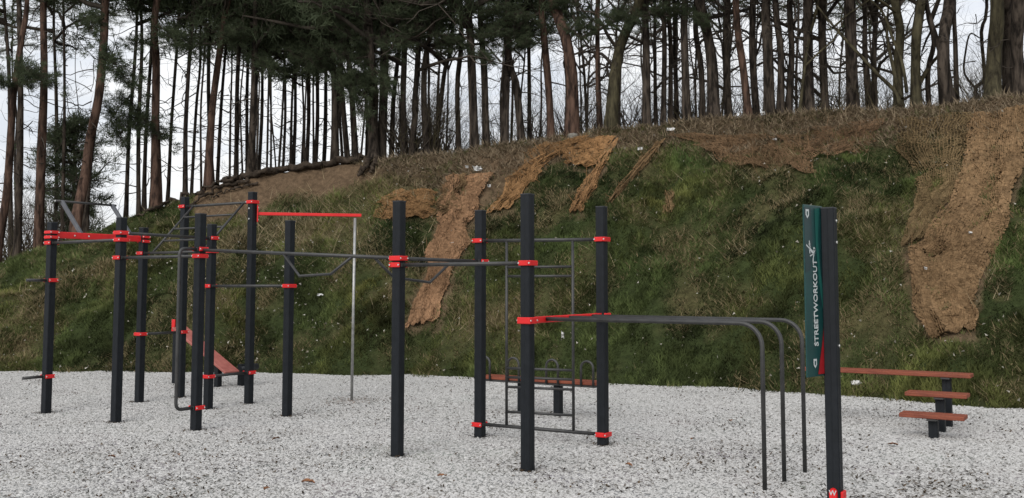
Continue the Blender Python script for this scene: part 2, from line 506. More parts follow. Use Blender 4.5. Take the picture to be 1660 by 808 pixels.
cols_ = np.concatenate([np.arange(-1350, -60, 60), np.arange(-60, 1721, 9), np.arange(1780, 2950, 60)]).astype(float)
rows_ = np.concatenate([[-.10, -.04], np.linspace(0, 1.04, 84), np.array([1.08, 1.14, 1.22, 1.34, 1.5, 1.8, 2.2, 2.8, 3.6, 4.6, 6, 8, 10, 12, 15, 18])])
xi_c = np.interp(cols_, _px, _xi)
Yt_c = np.interp(cols_, _px, _toe); Yc_c = np.interp(cols_, _px, _crY)
YY = Yt_c[None] + (Yc_c - Yt_c)[None] * rows_[:, None]
XX = xi_c[None] * YY
ZZ = land(XX, YY)
pxx, pyy = proj(XX, YY, ZZ)
e_, l_, d_, g_ = cover(pxx, pyy, XX, YY)
GREEN, DRYC, EARTH, LITT = np.array([.030, .040, .014]), np.array([.115, .092, .046]), np.array([.125, .086, .054]), np.array([.095, .068, .042])
base = GREEN + (DRYC - GREEN) * (d_ * .6)[..., None]
base = base + (LITT - base) * np.clip(l_, 0, 1)[..., None]
base = base + (EARTH - base) * np.clip(e_, 0, 1)[..., None]
base[rows_ > 1.05] = LITT * .9
nr, nc = XX.shape
idx = np.arange(nr * nc).reshape(nr, nc)
Fq = np.stack([idx[:-1, :-1], idx[:-1, 1:], idx[1:, 1:], idx[1:, :-1]], -1).reshape(-1, 4)
bank = link('bank', np_mesh('bank', np.stack([XX, YY, ZZ], -1).reshape(-1, 3), Fq, M['bank'], base.reshape(-1, 3), True))
tag(bank, kind='structure')

# ------------------------------------------------------------------ workout rig
POST = {1: (-6.066, 12.784), 2: (-4.804, 11.918), 3: (-5.311, 13.976), 4: (-4.939, 14.606), 5: (-3.625, 11.274), 6: (-4.089, 13.205),
        7: (-3.707, 13.813), 8: (-2.859, 12.478), 9: (-1.12, 9.608), 10: (-.352, 10.799), 11: (.141, 8.865), 12: (.949, 10.263)}
POST = {k: Vector((*v, 0)) for k, v in POST.items()}
ANG = -.5669
U = Vector((math.cos(ANG), math.sin(ANG), 0)); V = Vector((-math.sin(ANG), math.cos(ANG), 0)); Z = Vector((0, 0, 1))
HW = .0485

def profile(c, hw=HW):
    """square extrusion with chamfered corners and a shallow groove down each face"""
    pts = []
    b, g, d = .007, .005, .0016
    for k in range(4):
        nrm = [U, V, -U, -V][k]; tg = [V, -U, -V, U][k]
        for s, dep in ((-hw + b, 0), (-g, 0), (-g * .6, d), (g * .6, d), (g, 0), (hw - b, 0)):
            q = c + nrm * (hw - dep) + tg * s
            pts.append((q.x, q.y))
    return pts

def make_post(parent, org, c, top, bottom=-.12):
    m = MB(); m.prism(profile(c), bottom, top - .012)
    p = m.build('post', M['post'], parent, org)
    m = MB(); m.rbox(c + Z * (top - .006), (U, V, Z), (HW + .001, HW + .001, .007), .005)
    m.build('post_cap', M['cap'], p, org)
    return p

RIG = Vector((-2.2, 11.4, 0))
rig = empty('workout_rig', RIG, 'large black post workout rig with red clamps and grey bars on the gravel', 'workout rig')
posts = {k: make_post(rig, RIG, c, 3.0 if k in (4, 7) else 2.5) for k, c in POST.items()}

def clamp(post_obj, c, z, d, h=.024, org=RIG):
    """red U-shaped shell round a post, open towards the bar direction d"""
    e = Z.cross(d)
    m = MB()
    t = .011
    q = c + Z * z
    m.rbox(q - d * (HW + t), (d, e, Z), (t, HW + 2 * t, h), .008)
    for s in (-1, 1):
        m.rbox(q + e * s * (HW + t) + d * .006, (d, e, Z), (HW + .004, t, h), .008)
    m.mi = 2
    m.rbox(q + d * (HW + .006), (d, e, Z), (.006, .03, h * .8), .004)
    m.mi = 1
    for s in (-1, 1):
        for a in (.052,):
            b = q + e * s * (HW + 2 * t) + d * a
            m.tube([b, b + e * s * .007], [.0095, .007], 8)
        b = q - d * (HW + t) + e * s * (HW + 2 * t)
        m.tube([b, b + e * s * .007], [.0095, .007], 8)
    return m.build('clamp', [M['red'], M['bolt'], M['bar']], post_obj, org)

R = .0192
def bar(name, a, b, z0, z1, r=R, parent=rig, cl=True, trim=HW):
    A = POST[a] + Z * z0; B = POST[b] + Z * z1
    d = (POST[b] - POST[a]).normalized()
    m = MB(); m.tube([A + d * trim, B - d * trim], r, 14)
    o = m.build(name, M['bar'], parent, RIG)
    if cl:
        ax = U if abs(d.dot(U)) > .7 else V
        clamp(posts[a], POST[a], z0, ax); clamp(posts[b], POST[b], z1, -ax)
    return o

def lerp(a, b, t): return a + (b - a) * t

bar('pull_up_bar', 1, 2, 2.225, 2.225)
bar('pull_up_bar', 2, 6, 2.31, 2.31)
bar('pull_up_bar', 2, 5, 2.005, 2.005)
bar('pull_up_bar', 3, 6, 2.13, 2.13)
bar('pull_up_bar', 4, 7, 2.855, 2.855)
bar('pull_up_bar', 6, 8, 1.66, 1.66)
bar('low_bar', 3, 4, .975, .975)
bar('low_bar', 6, 7, .445, .445)
bar('pull_up_bar', 9, 10, 1.93, 1.93)
bar('pull_up_bar', 9, 11, 1.865, 1.865)
long_bar = bar('pull_up_bar', 5, 9, 2.075, 1.935, r=.0195, cl=False, trim=.03)
# handles bent below the long bar
def on_bar(px, A, B):
    t = .5
    lo, hi = 0, 1
    for _ in range(40):
        t = (lo + hi) / 2; q = lerp(A, B, t)
        if proj(q.x, q.y, q.z)[0] < px: lo = t
        else: hi = t
    return lerp(A, B, t)
A5, B9 = POST[5] + Z * 2.075, POST[9] + Z * 1.935
A9, B10 = POST[9] + Z * 1.93, POST[10] + Z * 1.93
def bent(a, b, cuts, name='bent_handle'):
    # a, b fixed ends; cuts = fraction along and drop for the two lower corners
    m = MB(); pts = [a, lerp(a, b, cuts[0][0]) - Z * cuts[0][1], lerp(a, b, cuts[1][0]) - Z * cuts[1][1], b]
    m.tube(pts, .0150, 10)
    m.build(name, M['bar'], rig, RIG)
bent(on_bar(459, A5, B9), on_bar(572, A5, B9), ((.25, .235), (.70, .195)))
bent(on_bar(606, A5, B9), on_bar(734, A9, B10), ((.245, .20), (.70, .24)))
# upright bar held off post 5
zt, zb, off, rc = 2.085, .268, .285, .07
c5 = POST[5]
m = MB()
pts = [c5 - V * HW + Z * zt, c5 - V * (off - rc) + Z * zt]
for k in range(1, 7):
    a = k * math.pi / 12
    pts.append(c5 - V * (off - rc + rc * math.sin(a)) + Z * (zt - rc + rc * math.cos(a)))
for k in range(0, 7):
    a = k * math.pi / 12
    pts.append(c5 - V * (off - rc + rc * math.cos(a)) + Z * (zb + rc - rc * math.sin(a)))
pts.append(c5 - V * HW + Z * zb)
m.tube(pts, R, 12)
m.build('upright_bar', M['bar'], rig, RIG)
clamp(posts[5], c5, zt, -V); clamp(posts[5], c5, zb, -V)
# foot pegs on post 1
for z in (1.735, .485):
    m = MB(); m.tube([POST[1] - V * HW + Z * z, POST[1] - V * .33 + Z * z], R, 12)
    m.build('foot_peg', M['bar'], rig, RIG); clamp(posts[1], POST[1], z, -V)
# red beam 1-3 and raised bar
dv = (POST[3] - POST[1]).normalized()
m = MB()
mid = lerp(POST[1], POST[3], .5) + Z * 2.335
L2 = (POST[3] - POST[1]).length / 2 - HW
m.rbox(mid, (dv, Z.cross(dv), Z), (L2, .02, .043), .006)
m.mi = 1
for t in (-.30, -.14):
    q = mid + dv * L2 * t * 2 - Z.cross(dv) * .02
    m.tube([q, q - Z.cross(dv) * .008], .011, 8)
m.build('red_beam', [M['red'], M['bolt']], rig, RIG)
for z in (2.30, 2.365):
    clamp(posts[1], POST[1], z, V, .02); clamp(posts[3], POST[3], z, -V, .02)
tips = []
ra = MB()
for t in (.30, .86):
    q = lerp(POST[1], POST[3], t) + Z * 2.36
    tip = q - U * .47 + Z * .47
    dd = (tip - q).normalized(); m = MB()
    m.rbox(lerp(q, tip, .5), (dd, V, dd.cross(V)), ((tip - q).length / 2, .02, .026), .004)
    m.build('raised_bar_strut', M['strut'], rig, RIG)
    tips.append(tip)
d2 = (tips[1] - tips[0]).normalized()
m = MB(); m.tube([tips[0] - d2 * .1, tips[1] + d2 * .06], .016, 12)
m.mi = 1
for q in (tips[0] - d2 * .103, tips[1] + d2 * .063): m.tube([q, q + d2 * .006], .012, 8)
m.build('raised_bar', [M['bar'], M['bolt']], rig, RIG)
# inclined ladder
b0, b1 = POST[3] + Z * 2.13, POST[6] + Z * 2.13
t0, t1 = POST[4] + Z * 2.855, POST[7] + Z * 2.855
lad = MB(); lad.tube([lerp(b0, b1, .14), lerp(t0, t1, .13)], .0165, 10)
ladder = lad.build('inclined_ladder', M['bar'], rig, RIG)
m = MB(); m.tube([lerp(b0, b1, .87), lerp(t0, t1, .88)], .0165, 10); m.build('rail', M['bar'], ladder, RIG)
for k in (.25, .5, .75):
    m = MB(); m.tube([lerp(lerp(b0, b1, .14), lerp(t0, t1, .13), k), lerp(lerp(b0, b1, .87), lerp(t0, t1, .88), k)], .0145, 10)
    m.build('rung', M['bar'], ladder, RIG)
# climbing frame 10-12
bar('frame_bar', 10, 12, 2.16, 2.15); bar('frame_bar', 10, 12, .145, .115)
P10, P12 = POST[10], POST[12]
def fr(t, z): return lerp(P10, P12, t) + Z * z
m = MB(); m.tube([fr(.225, .135), fr(.225, 2.155)], .016, 10); cf = m.build('climbing_frame', M['bar'], rig, RIG)
m = MB(); m.tube([fr(.77, .12), fr(.77, 2.15)], .016, 10); m.build('rail', M['bar'], cf, RIG)
for z in (1.865, 1.765, .765, .668, .563, .295):
    m = MB(); m.tube([fr(.225, z), fr(.77, z)], .0145, 10); m.build('rung', M['bar'], cf, RIG)
# parallel bars from red cross beam 11-12
dv = (P12 - POST[11]).normalized()
zp = 1.345
m = MB()
mid = lerp(POST[11], P12, .5) + Z * zp
m.rbox(mid, (dv, Z.cross(dv), Z), ((P12 - POST[11]).length / 2 - HW, .024, .03), .006)
m.build('red_beam', M['red'], rig, RIG)
clamp(posts[11], POST[11], zp, V, .03); clamp(posts[12], P12, zp, -V, .03)
for (bx, by), tt in zip(((1240, 797), (1271.5, 783), (1305, 768)), (.20, .50, .82)):
    e = gnd(bx, by); s = lerp(POST[11], P12, tt) + Z * (zp + .005)
    h = Vector((e.x - s.x, e.y - s.y, 0)); Lh = h.length; h.normalize()
    rr = .19; pts = [s + h * .02]
    pts.append(s + h * (Lh - rr))
    for k in range(1, 9):
        a = k * math.pi / 16
        pts.append(s + h * (Lh - rr + rr * math.sin(a)) - Z * (rr - rr * math.cos(a)))
    pts.append(Vector((e.x, e.y, -.08)))
    m = MB(); m.tube(pts, .0185, 14); m.build('parallel_bar', M['bar'], rig, RIG)
# red arm with climbing pole on post 7
q0 = POST[7] + Z * 2.69; foot = gnd(569, 653); foot.y += .12; foot.x -= .012
pole_top = Vector((foot.x + .02, foot.y, 2.67))
dd = Vector((pole_top.x - q0.x, pole_top.y - q0.y, 0)).normalized(); ee = Z.cross(dd)
m = MB()
Lb = (pole_top - q0).length + .09
m.rbox(q0 + dd * (.07 + (Lb - .07) / 2), (dd, ee, Z), ((Lb - .07) / 2, .022, .022), .005)
m.rbox(q0 + dd * .075, (dd, ee, Z), (.008, .045, .12), .004)
m.mi = 1
for s in (-.085, .085):
    m.tube([q0 + dd * .083 + Z * s - ee * .025, q0 + dd * .092 + Z * s - ee * .025], .011, 8)
for s in (-.075, .075):
    q = q0 - V * HW - U * .01 + Z * s
    m.tube([q, q - V * .008], .012, 8)
m.build('red_arm', [M['red'], M['bolt']], rig, RIG)
m = MB(); m.tube([Vector((foot.x, foot.y, -.1)), Vector((pole_top.x, pole_top.y, 2.65))], .0205, 12)
m.build('climbing_pole', M['pole'], rig, RIG)

# ------------------------------------------------------------------ sign post
SPX = Vector((2.405, 7.2, 0)); SPX.x = ray(1346, 464)[0] * 7.2
sgn = empty('sign_post', SPX, 'black post with a green vertical lettered sign panel nearest the camera', 'sign post')
topz = at(1346, 337, 7.2).z
sp = make_post(sgn, SPX, SPX, topz)
W3 = SPX
# red rounded foot clamp with a W
def clamp_face(z):
    m = MB(); c = SPX - V * (HW + .012) + Z * z
    n = 16
    ring = []
    for k in range(n):
        a = 2 * math.pi * k / n
        ring.append((math.cos(a) * .030, math.sin(a) * .034 + (.018 if math.sin(a) > 0 else -.018)))
    vs_ = [c + U * x + Z * y + V * .012 for x, y in ring] + [c + U * x * .88 + Z * y * .92 - V * .010 for x, y in ring]
    m.add(vs_, [(i, (i + 1) % n, n + (i + 1) % n, n + i) for i in range(n)] + [tuple(range(n, 2 * n))])
    m.rbox(SPX + U * (HW + .01) + Z * z, (U, V, Z), (.01, HW, .028), .006)
    return m.build('clamp', [M['red'], M['bolt']], sp, SPX)
cf_ = clamp_face(.145)

def text_mesh(txt, size, mat, fr_, name, parent, org, bold=.0, sx=1.0, align='LEFT'):
    """flat lettering: fr_ = (origin, right axis, up axis, normal)"""
    cu = bpy.data.curves.new('lettering', 'FONT')
    cu.body = txt; cu.size = size; cu.extrude = .0012; cu.offset = bold; cu.resolution_u = 3
    cu.align_x = align; cu.align_y = 'CENTER'
    to = bpy.data.objects.new('lettering', cu)
    me = bpy.data.meshes.new_from_object(to)
    o0, rx, uy, nz = fr_
    for v in me.vertices:
        v.co = o0 + rx * v.co.x * sx + uy * v.co.y + nz * v.co.z - Vector(org)
    bpy.data.objects.remove(to); bpy.data.curves.remove(cu)
    me.materials.clear(); me.materials.append(mat)
    return link(name, me, parent)
text_mesh('W', .05, M['signwhite'], (SPX - V * (HW + .0235) + Z * .163, U, Z, -V), 'letter', cf_, SPX, .0008, align='CENTER')
m = MB(); q = SPX + U * (HW + .02) + Z * .115
m.tube([q, q + U * .03], .012, 8)
m.build('bolt', M['bolt'], sp, SPX)
for z in (topz - .10, topz - .26, topz - 1.02):
    m = MB(); q = SPX + U * HW + Z * z + V * .01; m.tube([q, q + U * .009], .011, 8); m.build('bolt', M['bolt'], sp, SPX)
# panel: from the post's near left corner outwards
pr_ = SPX - U * HW * .9 - V * HW * .3
pl_ = Vector((pr_.x - .195, pr_.y - .19, 0))
pd = (pr_ - pl_).normalized(); PW = (pr_ - pl_).length
pn = Vector((pd.y, -pd.x, 0))
z1, z0 = topz + .01, at(1320, 611, 7.1).z
PH = z1 - z0
def pan(s, t, dn=0.0):
    """s across from the free edge, t up from the bottom"""
    return pl_ + pd * (s * PW) + Z * (z0 + t * PH) + pn * dn
m = MB(); m.rbox(pan(.5, .5, -.004), (pd, pn, Z), (PW / 2, .006, PH / 2), .003)
panel = m.build('sign_panel', M['teal'], sgn, SPX)
def flat(name, pts, mat, dn):
    m = MB(); m.add([pan(s, t, dn) for s, t in pts], [tuple(range(len(pts)))])
    return m.build(name, mat, panel, SPX)
flat('printed_shade', [(.0, .60), (.30, .62), (.42, .80), (.36, .985), (.0, .985)], M['signdark'], .004)
flat('printed_shade', [(.66, .42), (.985, .40), (.985, .985), (.9, .985), (.80, .70)], M['signdark'], .004)
flat('printed_swoosh', [(.55, .985), (.80, .985), (.70, .80), (.80, .62), (.96, .46), (.985, .36), (.86, .40), (.70, .56), (.58, .76)], M['green'], .005)
flat('printed_wedge', [(.55, .012), (.985, .012), (.985, .38), (.82, .20)], M['signred'], .006)
text_mesh('STREETWORKOUT', .078, M['signwhite'], (pan(.50, .175, .007), Z, -pd, pn), 'lettering', panel, SPX, .0012, sx=.95)
text_mesh('.cz', .045, M['signwhite'], (pan(.46, .715, .007), Z, -pd, pn), 'lettering', panel, SPX)
def emblem(s, t):
    flat('emblem', [(s - .09, t + .028), (s + .09, t + .028), (s + .09, t - .006), (s, t - .026), (s - .09, t - .006)], M['signwhite'], .0065)
    flat('emblem_mark', [(s - .035, t + .016), (s + .035, t + .016), (s + .035, t - .002), (s, t - .012), (s - .035, t - .002)], M['teal'], .0075)
emblem(.15, .945); emblem(.40, .075)
# little white athlete doing a side lever
fig = MB()
for a, b, w in (((.22, .745), (.46, .715), .010), ((.22, .745), (.06, .765), .006), ((.26, .75), (.22, .79), .006), ((.46, .715), (.40, .68), .006), ((.46, .715), (.24, .70), .005), ((.22, .745), (.25, .715), .007)):
    A, B = pan(*a, .0065), pan(*b, .0065)
    d_l = (B - A).normalized(); n_l = pn.cross(d_l) * w
    fig.add([A - n_l, B - n_l, B + n_l, A + n_l], [(0, 1, 2, 3)])
hd = pan(.23, .77, .0065)
fig.add([hd + (pd * math.cos(k * math.pi / 4) + Z * math.sin(k * math.pi / 4)) * .012 for k in range(8)], [tuple(range(8))])
fig.build('athlete_emblem', M['signwhite'], panel, SPX)

# ------------------------------------------------------------------ benches and steps
def planks(parent, org, c, d, L, n, w, z, th=.04, gap=.012, mat='plank'):
    e = Z.cross(d)
    out = []
    for k in range(n):
        o = (k - (n - 1) / 2) * (w + gap)
        m = MB(); m.rbox(Vector((0, 0, 0)), ((1, 0, 0), (0, 1, 0), (0, 0, 1)), (L / 2, w / 2, th / 2), .006)
        p = m.build('plank', M[mat], parent)
        p.location = c + e * o + Z * z - org
        p.rotation_euler = (0, 0, math.atan2(d.y, d.x))
        out.append(p)
    return out

def leg(parent, org, c, top, hw=.048, name='leg'):
    m = MB(); m.prism([(q[0], q[1]) for q in profile(c, hw)], -.1, top)
    return m.build(name, M['post'], parent, org)

# hooped bench behind the climbing frame
lb = gnd(905, 676); Bc = lb - U * .16
bench = empty('hoop_bench', Bc, 'low red plank bench with black hoop handles behind the climbing frame', 'bench')
bz = .455
leg(bench, Bc, lb, bz - .03)
leg(bench, Bc, lb - U * .54, bz - .03)
m = MB(); m.rbox(Bc - U * .10 + Z * (bz - .035), (U, V, Z), (.85, .125, .015), .004); m.build('bench_frame', M['bar'], bench, Bc)
planks(bench, Bc, Bc - U * .10, U, 1.74, 2, .135, bz, .04)
for s in (-.93, -.33, .22, .80):
    c = lb + U * (s + .04 if s > .5 else s)
    if s == .22: c = lb + U * .0
    if s == -.33: c = lb - U * .58
    if s == -.93: c = lb - U * 1.03
    if s == .80: c = lb + U * .50
    pts = []
    for k in range(0, 13):
        a = math.pi * k / 12
        pts.append(c - V * .155 - U * .085 * math.cos(a) + Z * (bz + .19 + .085 * math.sin(a)))
    pts = [c - V * .155 - U * .085 + Z * (bz - .03)] + pts + [c - V * .155 + U * .085 + Z * (bz - .03)]
    m = MB(); m.tube(pts, .0155, 8); m.build('hoop_handle', M['bar'], bench, Bc)

# inclined board behind the tall posts
ph = gnd(284.5, 622); Ac = ph + U * .45
ab = empty('incline_bench', Ac, 'faded red inclined sit up board on black legs at the back left', 'bench')
leg(ab, Ac, ph, 1.0, name='post')
m = MB(); q = ph + Z * .98 - U * .02; m.rbox(q - V * .055, (U, V, Z), (.04, .012, .11), .006); m.build('red_bracket', M['red'], ab, Ac)
top_, low_ = ph + U * .06 + Z * .95, ph + U * 1.40 + Z * .25
dd = (low_ - top_).normalized()
m = MB(); m.rbox(lerp(top_, low_, .5), (dd, V, dd.cross(V)), ((low_ - top_).length / 2, .15, .022), .008)
m.build('board', M['board'], ab, Ac)
for c, h in ((gnd(353, 628), .37), (gnd(391, 626), .36)):
    leg(ab, Ac, c, h)
m = MB(); a_, b_ = gnd(353, 628) + Z * .2, gnd(391, 626) + Z * .2
m.tube([a_, b_], .02, 10); m.build('cross_bar', M['bar'], ab, Ac)
m = MB(); m.tube([gnd(391, 626) + Z * .30 - V * .04, gnd(391, 626) + Z * .30 + V * .34], .055, 12); m.build('foot_roller', M['cap'], ab, Ac)

# stepped platform at right
f3 = gnd(1514, 711)
St = f3 + V * .5
steps = empty('step_platform', St, 'three tier red plank steps with one long top plank at right', 'exercise steps')
leg(steps, St, f3, .215)
leg(steps, St, f3 + V * .48, .40)
leg(steps, St, f3 + V * .98, .585)
leg(steps, St, f3 + V * .98 - U * 1.35, .585)
def ends(px0, px1, py, Y):
    return
def plank_px(c, z, xl, xr, n, w):
    # extend along U from c until the photo columns xl, xr
    def sol(px):
        k = ray(px, 464)[0]
        return (k * c.y - c.x) / (U.x - k * U.y)
    a, b = sol(xl), sol(xr)
    planks(steps, St, c + U * (a + b) / 2, U, b - a, n, w, z, .045)
    m = MB(); m.rbox(c + Z * (z - .035), (V, U, Z), (.13, .05, .012), .004); m.build('plank_bracket', M['bar'], steps, St)
plank_px(f3, .245, 1455, 1559, 2, .13)
plank_px(f3 + V * .48, .43, 1465, 1564, 2, .13)
plank_px(f3 + V * .98, .615, 1303, 1571, 2, .13)

# ------------------------------------------------------------------ trees
def branchlet(m, p, d, L, r, depth, rnd, n=4, wob=.35, up=.0, split=(2, 3), shrink=.68):
    """crooked limb that forks"""
    seg = 4 if depth > 1 else 3
    pts = [p.copy()]; q = p.copy(); dd = d.normalized()
    for k in range(seg):
        dd = (dd + Vector((rnd.uniform(-1, 1), rnd.uniform(-1, 1), rnd.uniform(-1, 1) + up)) * wob).normalized()
        q = q + dd * (L / seg); pts.append(q.copy())
    r1 = r * .55 if depth > 0 else r * .3
    rad = [r + (r1 - r) * k / seg for k in range(seg + 1)]
    m.tube(pts, rad, max(3, n), cap=False)
    if depth <= 0: return
    for k in range(rnd.randint(*split)):
        i = rnd.randint(2, seg) if k else seg
        ax = Vector((rnd.uniform(-1, 1), rnd.uniform(-1, 1), rnd.uniform(-.4, 1))).normalized()
        nd = (dd * .8 + ax * .85).normalized()
        branchlet(m, pts[i], nd, L * rnd.uniform(shrink - .15, shrink + .1), rad[i] * .62, depth - 1, rnd, max(3, n - 1), wob, up, split, shrink)

def needle_tris(centers, dirs, n, rad, rnd_, ln=(.14, .28), wd=.0105):
    """tufts of needles: thin triangles fanning out of each twig end"""
    k = len(centers)
    c = np.repeat(centers, n, 0); dd = np.repeat(dirs, n, 0)
    N = k * n
    off = rnd_.normal(0, 1, (N, 3)); off /= np.linalg.norm(off, axis=1)[:, None]
    base = c + off * (rnd_.random((N, 1)) ** .5) * rad * np.array([1, 1, .55])
    a = rnd_.normal(0, 1, (N, 3)) + dd * .9 + np.array([0, 0, .25])
    a /= np.linalg.norm(a, axis=1)[:, None]
    s = np.cross(a, rnd_.normal(0, 1, (N, 3))); s /= np.linalg.norm(s, axis=1)[:, None] + 1e-9
    L = rnd_.uniform(*ln, (N, 1))
    v = np.stack([base - s * wd, base + s * wd, base + a * L], 1).reshape(-1, 3)
    tone = rnd_.random((k, 1)).repeat(n, 0) * .7 + rnd_.random((N, 1)) * .3
    col = np.array([.040, .056, .030]) + tone * np.array([.075, .085, .048])
    return v, col.repeat(3, 0)

def crown_proto(seed, height, radius, limbs, tufts, per, flat_top=.7, droop=-.15, bottom=.0):
    """limbs leaving a central leader, needle tufts along the outer half"""
    rnd = random.Random(seed); r2 = np.random.default_rng(seed)
    m = MB(); cen, dirs = [], []
    for i in range(limbs):
        f = (i + rnd.random()) / limbs
        z = bottom + f * height
        a = rnd.uniform(0, 2 * math.pi)
        prof_ = (math.sin(min(1, (f * .9 + .18)) * math.pi) ** .6)
        L = radius * prof_ * rnd.uniform(.6, 1.15) + .2
        d = Vector((math.cos(a), math.sin(a), rnd.uniform(-.05, .45) + droop * (1 - f)))
        q = Vector((0, 0, z)); pts = [q.copy()]; dd = d.normalized()
        for k in range(6):
            dd = (dd + Vector((rnd.uniform(-.3, .3), rnd.uniform(-.3, .3), rnd.uniform(-.2, .26)))).normalized()
            q = q + dd * (L / 6); pts.append(q.copy())
        m.tube(pts, [.05 * (1 - k / 7) + .006 for k in range(7)], 4, cap=False)
        for k in range(2, 7):
            for s in range(tufts):
                o = Vector((rnd.gauss(0, .28), rnd.gauss(0, .28), rnd.gauss(.05, .14))) * (.6 + L * .22)
                e = pts[k] + o
                if rnd.random() < .5: m.tube([pts[k], e], [.012, .005], 3, cap=False)
                cen.append(e); dirs.append((o.normalized() + dd * .5))
    v, col = needle_tris(np.array([tuple(c) for c in cen]), np.array([tuple(c) for c in dirs]), per, .20, r2)
    nm = np_mesh('crown', v, np.arange(len(v)).reshape(-1, 3), M['needle'], col)
    return nm, m.mesh('limbs', M['twig'])

CROWNS = [crown_proto(100 + k, h, r, l, t, p) for k, (h, r, l, t, p) in enumerate([(6.5, 2.6, 24, 4, 26), (5.0, 3.0, 20, 4, 28), (7.5, 2.2, 26, 4, 24), (4.5, 2.2, 18, 4, 28), (6.0, 3.4, 22, 5, 26)])]
def bough_proto(seed, L, tufts, per):
    rnd = random.Random(seed); r2 = np.random.default_rng(seed)
    m = MB(); cen, dirs = [], []
    q = Vector((0, 0, 0)); dd = Vector((1, 0, -.02)); pts = [q.copy()]
    for k in range(8):
        dd = (dd + Vector((0, rnd.uniform(-.2, .2), rnd.uniform(-.12, .14)))).normalized(); q = q + dd * L / 8; pts.append(q.copy())
    m.tube(pts, [.045 * (1 - k / 9) + .006 for k in range(9)], 5, cap=False)
    for k in range(2, 9):
        for s in range(tufts):
            o = Vector((rnd.gauss(.1, .28), rnd.gauss(0, .5), rnd.gauss(.02, .26))) * (.5 + L * .16)
            e = pts[k] + o
            m.tube([pts[k], lerp(pts[k], e, .5) + Vector((0, 0, .04)), e], [.014, .009, .004], 3, cap=False)
            cen.append(e); dirs.append(o.normalized() + Vector((.5, 0, .1)))
    v, col = needle_tris(np.array([tuple(c) for c in cen]), np.array([tuple(c) for c in dirs]), per, .17, r2)
    return np_mesh('bough', v, np.arange(len(v)).reshape(-1, 3), M['needle'], col), m.mesh('bough_limb', M['twig'])
BOUGHS = [bough_proto(300 + k, L, 13, 34) for k, L in enumerate((2.2, 2.8, 1.8))]

def dead_proto(seed, H, cnt):
    rnd = random.Random(seed); m = MB()
    for k in range(cnt):
        z = H * (k + rnd.random()) / cnt; a = rnd.uniform(0, 2 * math.pi)
        d = Vector((math.cos(a), math.sin(a), rnd.uniform(-.6, .7)))
        branchlet(m, Vector((0, 0, z)), d, rnd.uniform(.25, 1.15) * rnd.uniform(.6, 1.2), rnd.uniform(.009, .022), 2, rnd, 3, .42, .05, (1, 3), .62)
    return m.mesh('dead_branches', M['twig'])
DEADS = {h: [dead_proto(400 + k + int(h * 10), h, int(h * 2.4)) for k in range(4)] for h in (2.5, 5, 9)}
def dead_for(span, rnd):
    h = min(DEADS, key=lambda q: abs(math.log(q / max(span, .5))))
    return DEADS[h][rnd.randrange(4)], min(1.4, max(.75, span / h))
def bare_proto(seed, mat, th=1.0):
    rnd = random.Random(seed); m = MB()
    for k in range(9):
        a = rnd.uniform(0, 2 * math.pi); z = k * .55 + rnd.uniform(0, .4)
        d = Vector((math.cos(a), math.sin(a), rnd.uniform(.15, 1.0)))
        branchlet(m, Vector((0, 0, z)), d, rnd.uniform(1.4, 2.6), rnd.uniform(.035, .075) * th, 4, rnd, 5, .30, .08, (2, 3), .66)
    return m.mesh('bare_limbs', M[mat])
BARES = [bare_proto(500 + k, 'twig') for k in range(4)] + [bare_proto(510, 'twig_pale', .45)]
def shrub_proto(seed, mat):
    rnd = random.Random(seed); m = MB()
    for k in range(13):
        a = rnd.uniform(0, 2 * math.pi)
        branchlet(m, Vector((rnd.gauss(0, .12), rnd.gauss(0, .12), -.1)), Vector((math.cos(a) * .5, math.sin(a) * .5, 1)), rnd.uniform(.7, 1.4), rnd.uniform(.010, .02), 3, rnd, 3, .26, .1, (2, 3), .68)
    return m.mesh('stems', M[mat])
SHRUBS = [shrub_proto(600 + k, 'twig') for k in range(3)] + [shrub_proto(610, 'twig_pale')]

def xi_of(px): return np.interp(px, _px, _xi)
def plateau_Y(px, back):
    return float(np.interp(px, _px, _crY)) + back

def trunk_mesh(pts, rad, mat, n=12, rough=.06, seed=0):
    """round trunk with an uneven skin"""
    m = MB()
    m.tube(pts, rad, n, cap=True)
    r_ = random.Random(seed)
    ph = [r_.uniform(0, 6.28) for _ in range(3)]
    v2 = []
    for i, q in enumerate(m.v):
        ring = min(i // n, len(pts) - 1); c = pts[ring]; o = Vector(q) - c; a = 2 * math.pi * (i % n) / n
        f = 1 + rough * (math.sin(3 * a + ph[0] + ring * .5) * .6 + math.sin(2 * a + ph[1] - ring * .8) * .6 + r_.uniform(-.5, .5))
        v2.append(tuple(c + o * f))
    m.v = v2
    return m

def resample(pts, n):
    """smooth curve through the given points"""
    P = [pts[0]] + list(pts) + [pts[-1] + (pts[-1] - pts[-2])]
    out = []
    k = len(pts) - 1
    for i in range(n):
        t = i / (n - 1) * k; s = min(int(t), k - 1); f = t - s
        p0, p1, p2, p3 = P[s], P[s + 1], P[s + 2], P[min(s + 3, len(P) - 1)]
        out.append(.5 * ((2 * p1) + (p2 - p0) * f + (2 * p0 - 5 * p1 + 4 * p2 - p3) * f * f + (3 * p1 - p0 - 3 * p2 + p3) * f ** 3))
    return out

